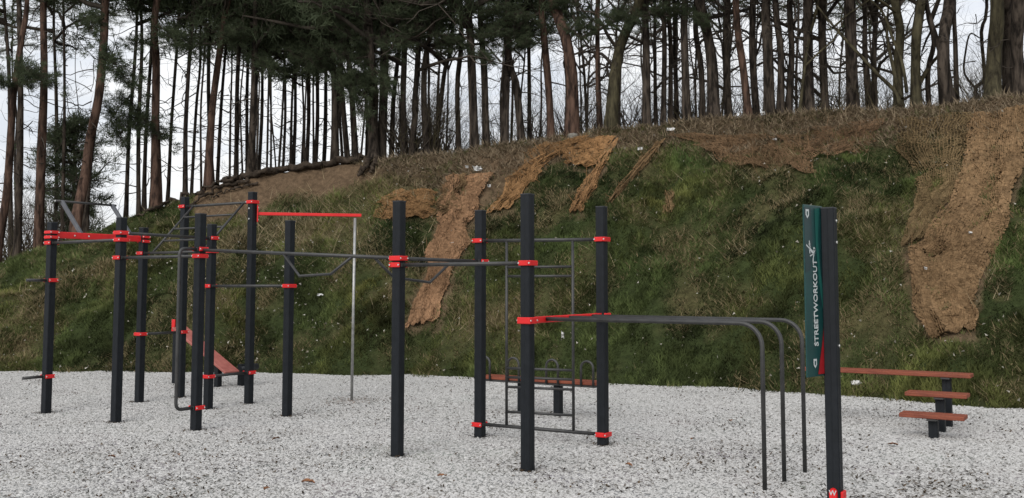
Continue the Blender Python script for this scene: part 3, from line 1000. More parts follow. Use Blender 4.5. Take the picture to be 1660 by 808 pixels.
PINE_NAMES = {'p': ('pine_tree', 'bark'), 'r': ('pine_tree', 'bark_red'), 'd': ('bare_tree', 'bark'), 'm': ('bare_tree', 'bark_moss')}
tcount = 0
def tree(line, w, back, kind, crown_y, label, group=None, height=None, extra=()):
    """line: photo points up the trunk; w: base width there; back: metres behind the crest; crown_y: where foliage begins"""
    global tcount
    tcount += 1
    rnd = random.Random(tcount * 31)
    x0, y0 = line[0]
    Yb = plateau_Y(x0, back)
    zb = float(land(xi_of(x0) * Yb, Yb))
    pts = [at(px, py, Yb + .25 * math.sin(i * 1.7 + tcount)) for i, (px, py) in enumerate(line)]
    foot_ = Vector((pts[0].x + (pts[0].x - pts[1].x) * .1, Yb, zb - .25))
    if pts[0].z - foot_.z > .35: pts = [foot_] + pts
    else: pts[0] = foot_
    H = height or rnd.uniform(12, 16)
    d = (pts[-1] - pts[-2]).normalized(); d = (d + Vector((0, 0, .8))).normalized()
    topq = pts[-1].copy()
    while topq.z < zb + H:
        topq = topq + (d + Vector((rnd.uniform(-.12, .12), rnd.uniform(-.12, .12), .2))).normalized() * 2.2
        pts.append(topq.copy())
    r0 = .92 * w * Yb / F / 2
    for i_ in range(1, len(pts)):
        pts[i_] = pts[i_] + Vector((rnd.uniform(-1, 1), rnd.uniform(-1, 1), 0)) * min(r0 * .5, .045)
    cp = resample(pts, 34)
    rad = []
    for q in cp:
        f = (q.z - zb) / H
        fl = 1 + .38 * math.exp(-max(q.z - zb, 0) / .35)
        rad.append(max(r0 * (1.0 - .80 * max(f, 0)) * fl, .02))
    name, mat = PINE_NAMES[kind]
    root = empty(name, Vector((foot_.x, foot_.y, zb)), label, 'tree', group)
    org = root.location.copy()
    tm = trunk_mesh(cp, rad, mat, 12 if w > 9 else 8, .07, tcount)
    tr = tm.build('trunk', M[mat], root, org)
    def axis_at(z):
        for a, b in zip(cp[:-1], cp[1:]):
            if a.z <= z <= b.z: return lerp(a, b, (z - a.z) / max(b.z - a.z, 1e-6)), b - a
        return cp[-1].copy(), cp[-1] - cp[-2]
    def put(nm, me, z, sc, par=None, tilt=True):
        o = link(nm, me, par or root)
        q, dr = axis_at(z)
        o.location = q - org
        yaw = Matrix.Rotation(rnd.uniform(0, 6.283), 4, 'Z')
        al = Vector((0, 0, 1)).rotation_difference(dr.normalized()).to_matrix().to_4x4() if tilt else Matrix.Identity(4)
        o.rotation_euler = (al @ yaw).to_euler()
        o.scale = sc
        if nm != 'trunk': o['kind'] = 'stuff'
        return o
    if kind in 'pr':
        zc = at(x0, crown_y, Yb).z
        nm, lm = CROWNS[rnd.randrange(5)]
        s = rnd.uniform(.85, 1.15)
        top_room = max(zb + H - zc, 3)
        sc = (s, s, max(.7, top_room / 7))
        st = rnd.getstate()
        c = put('crown', nm, zc, sc); rnd.setstate(st)
        put('limbs', lm, zc, sc)
        dm, dz = dead_for(zc - zb - .6, rnd); put('dead_branches', dm, zb + .7, (1, 1, dz))
    else:
        zc = at(x0, crown_y, Yb).z
        k = 4 if kind == 'm' else rnd.randrange(4)
        s = rnd.uniform(.8, 1.2)
        put('bare_limbs', BARES[k], max(zc, zb + .8), (s, s, s))
        put('dead_branches', DEADS[5][rnd.randrange(4)], zb + .8, (.8, .8, 1))
    for (kx, ky, ex, ey, v) in extra:      # boughs hanging into view: from (kx,ky) towards (ex,ey)
        a, b = at(kx, ky, Yb - .2), at(ex, ey, Yb - .9)
        bm, bl = BOUGHS[v]
        dirv = (b - a); L0 = (2.2, 2.8, 1.8)[v]; s = dirv.length / L0
        eu = Vector((1, 0, 0)).rotation_difference(dirv.normalized()).to_euler()
        for nm_, me_ in (('bough', bm), ('bough_limb', bl)):
            o = link(nm_, me_, root); o['kind'] = 'stuff'; o.location = a - org; o.rotation_euler = eu; o.scale = (s, s, s)
    return root

BACKG = 'slim trunks in the wood'
T = tree
# left end
T([(-2, 392), (10, 300), (23, 170), (33, 80), (42, 0)], 15, .6, 'r', -60, 'leftmost reddish pine leaning right at the frame edge', extra=[(25, 140, -20, 125, 2), (28, 110, 60, 116, 2)])
T([(31, 408), (33, 228), (32, 100), (31, 0)], 13, 1.6, 'p', -40, 'upright grey pine beside the leftmost reddish pine')
T([(64, 402), (66, 260), (70, 130), (69, 0)], 17, 1.2, 'r', -80, 'pinkish straight pine right of the upright grey pine at left end', extra=[(69, 120, 30, 126, 2)])
T([(100, 396), (104, 240), (106, 120), (104, 20)], 7, 6, 'd', 60, 'pale slender bare tree behind the young bushy pine at left')
T([(124, 372), (136, 290), (148, 229), (156, 190), (161, 140), (169, 52), (171, 0)], 18, .5, 'r', 30, 'curved leaning red pine above the raised grey bar', extra=[(166, 80, 198, 118, 2), (168, 30, 135, 40, 2)])
T([(140, 374), (145, 260), (157, 160), (166, 60)], 14, 1.1, 'p', 0, 'dark twin stem just right of the curved leaning red pine')
T([(16, 410), (18, 250), (14, 120), (8, 0)], 9, 5, 'p', 60, 'thin dark pine behind the two leftmost trunks')
T([(88, 398), (92, 300), (90, 160), (86, 20)], 8, 7, 'p', 80, 'thin grey pine between the pinkish pine and the young pine')
# left of centre, open sky behind
T([(202, 356), (210, 223), (219, 88), (221, 0)], 8, 1.5, 'p', 40, 'thin pine leaning right, first of the close trio on the left slope', extra=[(215, 150, 172, 185, 2), (213, 180, 250, 205, 2)])
T([(224, 347), (226, 210), (231, 63)], 8, 1.2, 'p', 30, 'thin middle pine of the close trio on the left slope', extra=[(227, 190, 180, 215, 2)])
T([(235, 344), (237, 210), (245, 63)], 8, 1.8, 'p', 20, 'thin last pine of the close trio, touching the stout red pine')
T([(248, 340), (251, 210), (255, 105), (254, 25)], 17, .5, 'r', -10, 'stout straight red pine at the left edge of the earth scarp', extra=[(254, 60, 214, 70, 0), (254, 40, 300, 62, 0)])
T([(260, 336), (257, 240), (253, 140)], 6, 1.6, 'r', 20, 'thin reddish stem hugging the stout straight red pine')
T([(271, 332), (279, 202), (289, 63)], 7, 2.2, 'p', 40, 'thin pale pine leaning right, alone against the bright sky')
T([(300, 322), (300, 202), (308, 84), (312, 20)], 9, 1.0, 'p', 20, 'grey pine standing behind the tall back post of the ladder')
T([(311, 316), (317, 177), (325, 105)], 6, 2.5, 'p', 40, 'thin pine right of the grey pine behind the ladder post')
T([(332, 309), (338, 210), (348, 126), (361, 42), (370, 0)], 14, .6, 'r', 30, 'stout pine bending right above the left end of the scarp', extra=[(350, 110, 310, 60, 1), (356, 60, 400, 70, 1)])
T([(343, 306), (337, 168), (338, 42)], 8, 2.2, 'p', 30, 'dark pine crossing behind the stout bending pine')
T([(353, 302), (359, 168), (367, 63)], 7, 2.8, 'p', 30, 'thin pine right of the stout bending pine')
T([(384, 292), (386, 147), (391, 48)], 9, 2.6, 'p', 50, 'straight dark pine left of the flared pine above the red arm')
T([(404, 287), (408, 220), (410, 149), (412, 37)], 14, .5, 'p', 80, 'dark flared pine directly above the red arm bracket', extra=[(411, 90, 450, 110, 0), (411, 60, 370, 50, 1)])
T([(399, 288), (399, 168), (402, 40)], 7, 3.5, 'p', 50, 'thin pine half hidden by the flared pine above the red arm')
# centre left, over the root lip
for i, (x, tx, w, bk) in enumerate([(372, 375, 5, 12), (421, 425, 7, 5), (432, 435, 5, 16), (439, 439, 5, 20), (451, 462, 5, 14), (459, 461, 6, 10), (477, 479, 7, 6), (490, 490, 5, 18), (497, 500, 8, 5), (510, 514, 8, 4.5), (523, 527, 8, 6), (594, 592, 6, 8)]):
    T([(x, crest_y(x) + 4), ((x + tx) / 2 + 1, 190), (tx, 90)], w, bk, 'p', [90, 120, 100, 90, 110, 130, 120, 100, 135, 140, 120, 110][i], 'slim dark pine in the row behind the root lip', 'slim dark pines behind the root lip')
T([(542, 267), (543, 149), (540, 74), (536, 10)], 14, .8, 'p', 105, 'stout dark pine rising from the root lip right of the pole', extra=[(540, 60, 480, 70, 1), (540, 80, 500, 120, 1), (540, 30, 450, 36, 1), (541, 100, 470, 112, 1), (541, 120, 585, 140, 0), (540, 10, 470, 10, 1)])
T([(563, 265), (556, 167), (549, 100), (540, 40)], 10, 1.4, 'p', 115, 'pine leaning left beside the big flared root pine', extra=[(552, 120, 600, 125, 0)])
T([(575, 264), (571, 167), (567, 80)], 11, 1.0, 'p', 110, 'dark pine close left of the big flared root pine', extra=[(569, 90, 530, 50, 1), (568, 110, 612, 90, 1)])
T([(607, 266), (605, 200), (607, 149), (602, 80), (598, 0)], 19, .2, 'p', 95, 'big pale pine with exposed roots at the end of the earth scarp', extra=[(604, 90, 540, 110, 1), (604, 110, 640, 140, 0), (602, 40, 520, 20, 1), (600, 30, 660, 40, 1), (604, 120, 560, 140, 0), (605, 130, 575, 165, 2), (605, 70, 660, 95, 1), (603, 60, 545, 70, 1)])
T([(620, 262), (625, 140), (622, 60), (616, 0)], 17, .7, 'p', 85, 'second big pine just right of the exposed root pine', extra=[(622, 60, 680, 70, 1), (622, 90, 590, 130, 0)])
T([(634, 261), (640, 160), (646, 60)], 9, 1.8, 'p', 60, 'dark pine leaning right from behind the two big root pines')
T([(652, 259), (651, 156), (653, 80)], 12, 1.2, 'd', 110, 'dark forking tree between the root pines and the crooked tree')
T([(666, 257), (671, 190), (674, 156), (679, 86), (672, 30)], 11, 1.0, 'd', 130, 'crooked dark tree with a fork above the small arched net')
T([(692, 254), (688, 156), (692, 86), (702, 40)], 12, .8, 'd', 90, 'dark tree curving right above the long brown net')
T([(704, 254), (713, 173), (722, 114), (732, 70)], 9, 1.6, 'd', 130, 'thin dark tree leaning right above the long brown net')
T([(742, 249), (741, 138), (746, 60)], 10, 1.4, 'p', 40, 'slim pine under the broad hanging bough', extra=[(745, 70, 705, 84, 1), (745, 50, 700, 40, 1)])
T([(770, 245), (767, 138), (763, 60), (760, 0)], 16, .6, 'p', 75, 'stout dark pine carrying the broad hanging bough', extra=[(764, 62, 820, 72, 1), (764, 72, 726, 78, 1), (764, 30, 820, 30, 1), (764, 84, 800, 92, 0)])
T([(788, 243), (783, 121), (779, 40)], 13, .9, 'p', 65, 'stout grey pine next right of the bough bearing pine', extra=[(781, 50, 850, 50, 1)])
T([(819, 239), (818, 145), (823, 80), (828, 10)], 15, 1.2, 'p', 70, 'dark pine left of the forked tree beside the boulder gap', extra=[(824, 60, 870, 70, 1), (825, 40, 790, 60, 0)])
T([(847, 236), (840, 145), (831, 113), (824, 60)], 14, .9, 'p', 10, 'pine bending left above the left tail of the draped net', extra=[(830, 80, 860, 60, 0)])
T([(858, 235), (856, 96), (854, 30)], 8, 2.4, 'd', 80, 'thin dark tree right of the pine bending left')
T([(893, 229), (887, 145), (882, 48), (880, 0)], 14, .8, 'r', -10, 'reddish pine left of the biggest middle trunk', extra=[(883, 40, 850, 40, 1), (883, 20, 920, 14, 1)])
T([(925, 224), (925, 129), (917, 64), (903, 20), (896, 0)], 23, .3, 'r', -60, 'biggest middle trunk bending left beside the grey boulder')
T([(974, 216), (970, 129), (969, 48), (969, 0)], 10, .8, 'r', -10, 'straight slender red pine between two thick trunks', extra=[(969, 30, 940, 50, 0), (969, 20, 1010, 46, 1)])
T([(990, 214), (996, 145), (1006, 80), (1019, 42), (1034, 0)], 21, .3, 'm', -30, 'thick ivy grey tree leaning right behind the crest hump')
T([(1050, 208), (1048, 85), (1047, 0)], 15, .5, 'p', -30, 'straight dark pine first right of the leaning grey tree', extra=[(1047, 26, 1000, 30, 0), (1047, 20, 1090, 28, 1)])
T([(1077, 205), (1077, 85), (1075, 0)], 10, .9, 'p', -10, 'dark pine, left one of the close pair above the frayed strip', extra=[(1076, 26, 1120, 30, 1)])
T([(1087, 205), (1086, 80), (1084, 0)], 9, 1.3, 'p', -10, 'dark pine, right one of the close pair above the frayed strip')
T([(1063, 207), (1060, 57)], 7, 3, 'p', 0, 'thin pine between the straight pine and the close pair')
T([(1097, 204), (1094, 100), (1092, 0)], 9, 2, 'p', -10, 'slim pine right of the close pair above the frayed strip')
T([(1115, 203), (1112, 57), (1111, 0)], 15, .5, 'p', -20, 'stout straight pine above the tiny net scrap', extra=[(1111, 24, 1150, 30, 0)])
T([(1142, 200), (1134, 114), (1126, 40)], 11, 1.0, 'd', 40, 'dark tree leaning left next to the thick curving trunk')
T([(1159, 199), (1155, 114), (1145, 57), (1136, 0)], 21, .4, 'p', -30, 'thick dark trunk curving left above the wide crest net')
T([(1182, 198), (1178, 85), (1176, 0)], 13, .9, 'p', -30, 'dark pine right of the thick curving trunk')
T([(1211, 196), (1206, 114), (1196, 28)], 14, .5, 'r', -20, 'reddish brown pine leaning left over the wide crest net')
T([(1226, 195), (1221, 85), (1218, 0)], 13, 1.1, 'p', -20, 'dark pine behind the reddish brown leaning pine')
T([(1246, 193), (1242, 85), (1240, 0)], 19, .6, 'p', -40, 'thick dark pine midway over the crest nets')
T([(1268, 191), (1265, 90), (1256, 0)], 13, .7, 'p', -40, 'left trunk of the joined pair over the crest nets')
T([(1281, 190), (1282, 90), (1283, 0)], 12, .8, 'p', -40, 'right trunk of the joined pair over the crest nets')
T([(1311, 188), (1309, 85), (1310, 0)], 20, .5, 'p', -40, 'thick dark trunk right of the joined pair')
T([(1336, 186), (1334, 70), (1336, 0)], 15, .9, 'd', 70, 'dark trunk with a side limb above the sign post')
T([(1386, 186), (1382, 80), (1378, 0)], 22, .5, 'p', -40, 'thick brown trunk crossed by a slanting mossy limb')
T([(1406, 185), (1402, 80), (1400, 0)], 10, 1.2, 'p', -20, 'narrow dark trunk touching the thick brown trunk')
T([(1418, 185), (1416, 90), (1420, 0)], 10, 1.6, 'd', 60, 'narrow dark trunk left of the mossy tree')
T([(1300, 190), (1303, 120), (1312, 60), (1325, 10)], 6, .3, 'm', 120, 'olive twiggy sapling in front of the thick dark trunks')
mossy = T([(1462, 188), (1458, 120), (1456, 52), (1450, 0)], 17, .2, 'm', 40, 'mossy many stemmed tree with limbs slanting left at the crest')
T([(1482, 188), (1484, 120), (1488, 52), (1494, 0)], 18, .25, 'm', 30, 'mossy upright stem right of the many stemmed tree')
def limb(root, line, w0, w1, mat, Yoff=0):
    org = root.location.copy(); Yb = org.y + Yoff
    pts = resample([at(px, py, Yb + .12 * i) for i, (px, py) in enumerate(line)], 14)
    r = [(w0 + (w1 - w0) * k / 13) * Yb / F / 2 for k in range(14)]
    trunk_mesh(pts, r, mat, 8, .08, int(line[0][0])).build('limb', M[mat], root, org)
limb(mossy, [(1460, 172), (1451, 148), (1422, 120), (1383, 78), (1352, 44), (1325, 10)], 8, 3, 'bark_moss', -.15)
limb(mossy, [(1352, 44), (1372, 26), (1398, 8), (1430, -14)], 4, 2, 'bark_moss', .4)
limb(mossy, [(1461, 160), (1448, 110), (1438, 60), (1440, 10)], 8, 3, 'bark_moss')
limb(mossy, [(1484, 150), (1505, 110), (1528, 80), (1545, 30)], 8, 3, 'bark_moss', .1)
limb(mossy, [(1470, 150), (1462, 100), (1446, 60), (1432, 22), (1405, -6)], 6, 3, 'bark_moss', -.1)
T([(1509, 187), (1503, 117), (1512, 70), (1506, 30), (1500, 0)], 9, .8, 'd', 40, 'narrow leaning trunk between the mossy stems and the flared trunk')
flared = T([(1534, 184), (1530, 104), (1534, 40), (1540, 0)], 22, .3, 'p', -40, 'flared dark trunk left of the bright sky gap at right')
limb(flared, [(1526, 90), (1514, 50), (1502, 10), (1494, -20)], 9, 6, 'bark')
T([(1554, 181), (1549, 78), (1548, 0)], 9, .9, 'd', 30, 'narrow dark trunk right of the flared trunk')
forked = T([(1583, 176), (1581, 142), (1594, 126), (1591, 52), (1599, 12)], 7, 4, 'd', 10, 'slender Y forked sapling alone in the bright sky gap')
limb(forked, [(1581, 143), (1563, 118), (1566, 80), (1573, 55), (1588, 62)], 4, 2, 'bark')
T([(1616, 180), (1615, 90), (1616, 0)], 26, .3, 'm', -80, 'massive mossy trunk, left of the three at the right edge')
T([(1634, 178), (1633, 90), (1634, 0)], 20, .8, 'p', -80, 'middle of the three thick trunks at the right edge')
T([(1651, 176), (1648, 90), (1648, 0)], 24, .4, 'p', -80, 'rightmost of the three thick trunks at the right edge')

# young bushy pine on the left
nm, lm = crown_proto(777, 3.4, 1.05, 30, 4, 26, droop=.1)
Yb = plateau_Y(112, 7)
zb = float(land(xi_of(112) * Yb, Yb))
yp = empty('young_pine', (xi_of(112) * Yb, Yb, zb), 'dense young pine with a pointed top left of the curved red pine', 'tree')
m = MB(); m.tube([Vector((0, 0, -.2)), Vector((.05, 0, 2.2)), Vector((0, 0, 4.6))], [.10, .06, .02], 8); m.build('trunk', M['bark'], yp)
for a, b in (('crown', nm), ('limbs', lm)):
    o = link(a, b, yp); o['kind'] = 'stuff'; o.location = (0, 0, .6); o.scale = (1, 1, 1.12)

def zone(px):
    for lim, t in ((160, 'at the far left end'), (420, 'left of the red arm'), (620, 'behind the root lip'), (800, 'above the long brown net'), (1010, 'above the draped crest net'), (1200, 'left of the wide crest net'), (1430, 'above the wide crest net')):
        if px < lim: return t
    return 'near the mossy stems at right'
# trees further back: copies of slim kinds
def far_tree(px, back, kind, w, crown_frac, label, group):
    global tcount
    tcount += 1
    Yb = plateau_Y(px, back); rnd = random.Random(tcount * 77)
    y0 = float(proj(xi_of(px) * Yb, Yb, land(xi_of(px) * Yb, Yb))[1])
    lean = rnd.uniform(-14, 14)
    tree([(px, y0), (px + lean * .4 + rnd.uniform(-3, 3), y0 - 90), (px + lean, y0 - 210)], w, back, kind, crown_frac, label, group, height=rnd.uniform(12, 17))
r3 = random.Random(5)
for px, n in ((20, 1), (90, 1), (330, 2), (440, 6), (540, 6), (640, 5), (740, 6), (840, 5), (930, 4), (1020, 5), (1120, 5), (1220, 5), (1330, 4), (1420, 4)):
    for k in range(n):
        x = px + r3.uniform(-50, 50)
        kd = 'p' if (x < 700 or r3.random() < .35) else 'd'
        if kd == 'p':
            far_tree(x, r3.uniform(11, 34), kd, r3.uniform(3.5, 6.5), r3.uniform(20, 90), f'thin distant pine deep in the wood {zone(x)}', f'distant pines {zone(x)}')
        else:
            far_tree(x, r3.uniform(7, 28), kd, r3.uniform(3.5, 7), r3.uniform(90, 170), f'thin distant bare tree deep in the wood {zone(x)}', f'distant bare trees {zone(x)}')

# leafless shrubs among the trunks
for i in range(140):
    px = r3.uniform(640, 1660) if i < 124 else r3.uniform(-20, 160)
    Yb = plateau_Y(px, r3.uniform(.3, 16))
    X = xi_of(px) * Yb
    pale = r3.random() < .25
    s = empty('bare_shrub', (X, Yb, float(land(X, Yb))), f'leafless twiggy shrub among the trunks {zone(px)}', 'shrub', f'leafless shrubs {zone(px)}')
    o = link('stems', SHRUBS[3 if pale else r3.randrange(3)], s); o['kind'] = 'stuff'
    o.rotation_euler = (0, 0, r3.uniform(0, 6.28)); k = r3.uniform(.5, 1.2) + .06 * (Yb - plateau_Y(px, 0)); o.scale = (k, k, k)

# exposed roots along the lip of the scarp
def root_px(lines, w0, w1, label, lift=.05, wob=.03, n=26, group=None):
    xs = np.array([p[0] for p in lines], float); ys = np.array([p[1] for p in lines], float)
    t = np.linspace(0, 1, n) * (len(lines) - 1)
    X, Y, Z_ = hit(np.interp(t, range(len(lines)), xs), np.interp(t, range(len(lines)), ys))
    rr = random.Random(int(xs[0] * 7 + ys[0]))
    pts = [Vector((x, y - lift, z + lift * .6)) + Vector((rr.gauss(0, wob), rr.gauss(0, wob), rr.gauss(0, wob))) for x, y, z in zip(X, Y, Z_)]
    r = [max((w0 + (w1 - w0) * k / (n - 1)) * pts[k].y / F / 2 * rr.uniform(.8, 1.25), .008) for k in range(n)]
    org = pts[0].copy()
    o = trunk_mesh(pts, r, 'root', 9, .16, int(xs[0])).build('exposed_root', M['root'], None, org)
    o.location = org
    return tag(o, label, 'root', group)
root_px([(602, 263), (560, 266), (510, 272), (470, 277), (430, 284), (395, 291), (365, 297)], 13, 8, 'thick dark root running along the top lip of the earth scarp', .12, .05, 40)
root_px([(470, 275), (430, 281), (400, 287), (372, 294), (350, 304), (330, 311)], 7, 4, 'thin root trailing along the left part of the scarp lip', .1, .04, 30)
root_px([(606, 258), (598, 268), (590, 278), (584, 290)], 13, 5, 'forked root dropping from the big pale pine', .12, .03)
root_px([(612, 260), (606, 272), (602, 284)], 9, 4, 'short root dropping right of the forked root', .1, .03)
root_px([(405, 297), (372, 302), (345, 312), (318, 330), (300, 342)], 6, 3, 'slanting root across the left of the bare earth', .08, .03)
root_px([(330, 313), (290, 326), (255, 342), (225, 352)], 7, 4, 'root along the crest below the stout red pine', .08, .04)
root_px([(420, 300), (395, 306), (360, 314), (340, 326)], 4, 2, 'thin pale root hanging over bare earth', .06, .03)

# ------------------------------------------------------------------ coir nets
def net(label, L, R_, col, fill):
    H_ = max(L[-1][1], R_[-1][1]) - min(L[0][1], R_[0][1])
    tl = np.linspace(0, 1, len(L)); trr = np.linspace(0, 1, len(R_))
    def P(s, t):
        xl = np.interp(t, tl, [p[0] for p in L]); yl = np.interp(t, tl, [p[1] for p in L])
        xr = np.interp(t, trr, [p[0] for p in R_]); yr = np.interp(t, trr, [p[1] for p in R_])
        wv = 5 * np.sin(t * 9 + s * 3 + L[0][0])
        edge_l = 16 * fbm(t * 8 + L[0][0], t * 0, 3); edge_r = 16 * fbm(t * 8 + L[0][1], t * 0 + 7, 3)
        q_ = np.minimum(1, np.abs(xr - xl) / 40)
        xl = xl + edge_l * q_; xr = xr + edge_r * q_
        return xl + (xr - xl) * s + wv * (.5 - np.abs(s - .5)), yl + (yr - yl) * s
    Ax, Ay, Az = hit(*P(np.array([0., 1, .5, .5]), np.array([.5, .5, 0., 1])))
    wid = math.dist((Ax[0], Ay[0], Az[0]), (Ax[1], Ay[1], Az[1])); ln = math.dist((Ax[2], Ay[2], Az[2]), (Ax[3], Ay[3], Az[3]))
    cell = .037
    ns = max(8, int(wid / cell)); nt_ = max(8, int(ln / cell))
    s, t = np.meshgrid(np.linspace(0, 1, ns), np.linspace(0, 1, nt_))
    s2 = np.clip(s + rng.normal(0, .12 / ns, s.shape) + .02 * np.sin(t * 14 + 2 * L[0][0]), 0, 1)
    rag = .05 * fbm(s * 9 + L[0][0], s * 0 + 1.0, 2)
    px, py = P(s2, np.clip(t * (1 + rag) , 0, 1))
    X, Y, Zt = hit(px.ravel(), py.ravel())
    X = X.reshape(s.shape); Y = Y.reshape(s.shape); Zt = Zt.reshape(s.shape)
    wr = .062 + .022 * fbm(X * 3.2, Zt * 3.2, 3) + .035 * np.sin(s * 11 + 5 * fbm(t * 3, s * 2, 2)) + (.07 if ln > 4.5 else .04) * np.abs(fbm(s * 4.5 + .5 * t, t * .9 + 3, 2)) + .02 * rng.random(s.shape)
    Pn = np.stack([X, Y - wr * .6, Zt + wr * .8], -1)
    V_, F_, K = [], [], []
    off = 0
    edge_d = np.minimum(s, 1 - s)
    def ribbons(A, side, ed):
        nonlocal off
        # A: (lines, points, 3) ; one flat fibre per segment
        a, b = A[:, :-1].reshape(-1, 3), A[:, 1:].reshape(-1, 3)
        d = b - a; d /= np.linalg.norm(d, axis=1)[:, None] + 1e-9
        sd_ = np.cross(d, np.array([0, -.6, .8])); sd_ /= np.linalg.norm(sd_, axis=1)[:, None] + 1e-9
        w = (cell * fill * .5 * rng.uniform(.7, 1.3, (len(a), 1)))
        gap_ = fbm(a[:, 0] * 2.3 + 3, a[:, 2] * 2.3, 3)
        ee_ = ed[:, :-1].reshape(-1)
        keep = (rng.random(len(a)) < .62 + .36 * sstep(0, .12, ee_ + .06 * gap_)) & (gap_ < .18 + .75 * fill)
        a, b, sd_, w, d = a[keep], b[keep], sd_[keep], w[keep], d[keep]
        lift = np.array([0, -.004, .006]) * side + np.array([0, -.006, .008]) * rng.random((len(a), 1))
        ov = d * .006
        q = np.stack([a - sd_ * w - ov + lift, b - sd_ * w + ov + lift, b + sd_ * w + ov + lift, a + sd_ * w - ov + lift], 1)
        V_.append(q.reshape(-1, 3)); F_.append(np.arange(len(q) * 4).reshape(-1, 4) + off); off += len(q) * 4
        tn = .78 + .4 * rng.random((len(q), 1)) + .6 * fbm(a[:, 0] * 1.3, a[:, 2] * 1.6, 3)[:, None]
        K.append((np.array(col)[None] * tn).repeat(4, 0))
    ribbons(Pn, 0, edge_d); ribbons(Pn.transpose(1, 0, 2), 1, edge_d.T)
    # loose frayed fibres
    k = int(ns * nt_ * .10)
    i, j = rng.integers(0, nt_, k), rng.integers(0, ns, k)
    b0 = Pn[i, j]; dv_ = rng.normal(0, 1, (k, 3)) * np.array([.12, .03, .12]) + np.array([0, -.03, -.03])
    q = np.stack([b0 + np.array([-.004, 0, 0]), b0 + np.array([.004, -.01, .01]), b0 + dv_ + np.array([.003, -.02, .02]), b0 + dv_ + np.array([-.003, -.02, .02])], 1)
    V_.append(q.reshape(-1, 3)); F_.append(np.arange(k * 4).reshape(-1, 4) + off); K.append((np.array(col)[None] * rng.uniform(.8, 1.5, (k, 1))).repeat(4, 0))
    V_ = np.concatenate(V_); org = V_.mean(0)
    o = link('coir_net', np_mesh('coir_net', V_ - org, np.concatenate(F_), M['net'], np.clip(np.concatenate(K), .01, 1)))
    o.location = org
    tag(o, label, 'net', 'coir erosion nets on the bank')
for a in NETS: net(*a)

# ------------------------------------------------------------------ grass, dead stems
def blades(name, N, sampler, mat='grass'):
    v, c = sampler(N)
    o = link(name, np_mesh(name, v, np.arange(len(v)).reshape(-1, 3), M[mat], c))
    return o

def sample_bank(N, t0=0, t1=1.03, p0=-70, p1=1730):
    px = rng.uniform(p0, p1, N); t = rng.uniform(t0, t1, N)
    xi = np.interp(px, _px, _xi); Yt = np.interp(xi, _xi, _toe); Yc = np.interp(xi, _xi, _crY)
    Y = Yt + (Yc - Yt) * t; X = xi * Y; Zb = land(X, Y)
    qx, qy = proj(X, Y, Zb)
    return X, Y, Zb, qx, qy, t

def grass_sampler(N):
    X, Y, Zb, px, py, t = sample_bank(N, -.07)
    e, l, d, g = cover(px, py, X, Y)
    clump = fbm(X * 3.1, Y * 3.1, 3)
    keep = rng.random(N) < np.clip((1 - e * 1.05) * (1 - .75 * l) * (.72 + 1.1 * clump + .5 * g) * np.where(Zb < .01, .16 * np.clip(1 + t / .07, 0, 1) * (clump > 0), 1), 0, 1)
    Zb = np.maximum(Zb, 0)
    X, Y, Zb, px, py, t, d, g, l, clump = [q[keep] for q in (X, Y, Zb, px, py, t, d, g, l, clump)]
    n = len(X)
    isdry = rng.random(n) < d * .8
    tone = rng.random(n)[:, None] * .55 + .45 * (clump[:, None] + .5)
    gc = np.array([.034, .047, .014]) + tone * np.array([.098, .108, .042])
    yel = np.clip(fbm(X * .7 + 40, Y * .7, 2) + .15, 0, 1)[:, None]
    gc = gc * (1 + 1.5 * yel * np.array([.8, .42, .3]))
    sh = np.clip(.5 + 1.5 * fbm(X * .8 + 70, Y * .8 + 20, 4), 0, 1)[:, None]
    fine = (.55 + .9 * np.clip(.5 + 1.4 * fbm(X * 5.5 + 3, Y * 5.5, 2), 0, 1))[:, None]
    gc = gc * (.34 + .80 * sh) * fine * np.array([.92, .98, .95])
    gc = gc * (1 + g[:, None] * np.array([-.12, .10, .0]))
    dc = np.array([.12, .094, .048]) + tone * np.array([.20, .165, .10])
    col = np.where(isdry[:, None], dc, gc)
    L = rng.uniform(.04, .135, n) * (1 + 1.2 * clump) * np.where(isdry, 1.15, 1)
    L *= np.where((t > .9) & (px > 600), .8, 1)
    W = rng.uniform(.006, .013, n)
    a = rng.uniform(0, 2 * np.pi, n)
    lean = np.stack([np.cos(a) * .75, np.sin(a) * .55 - .55, np.full(n, .62) - .3 * isdry], 1)
    lean /= np.linalg.norm(lean, axis=1)[:, None]
    s = np.stack([np.cos(a + 1.2), np.sin(a + 1.2) * .3, rng.uniform(-.3, .3, n)], 1) * W[:, None]
    b = np.stack([X, Y, Zb - .01], 1)
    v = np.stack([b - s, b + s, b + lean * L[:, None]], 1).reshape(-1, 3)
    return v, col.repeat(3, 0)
tag(blades('grass', 820000, grass_sampler), 'short rough green and straw grass covering the bank', 'grass', kind='stuff')

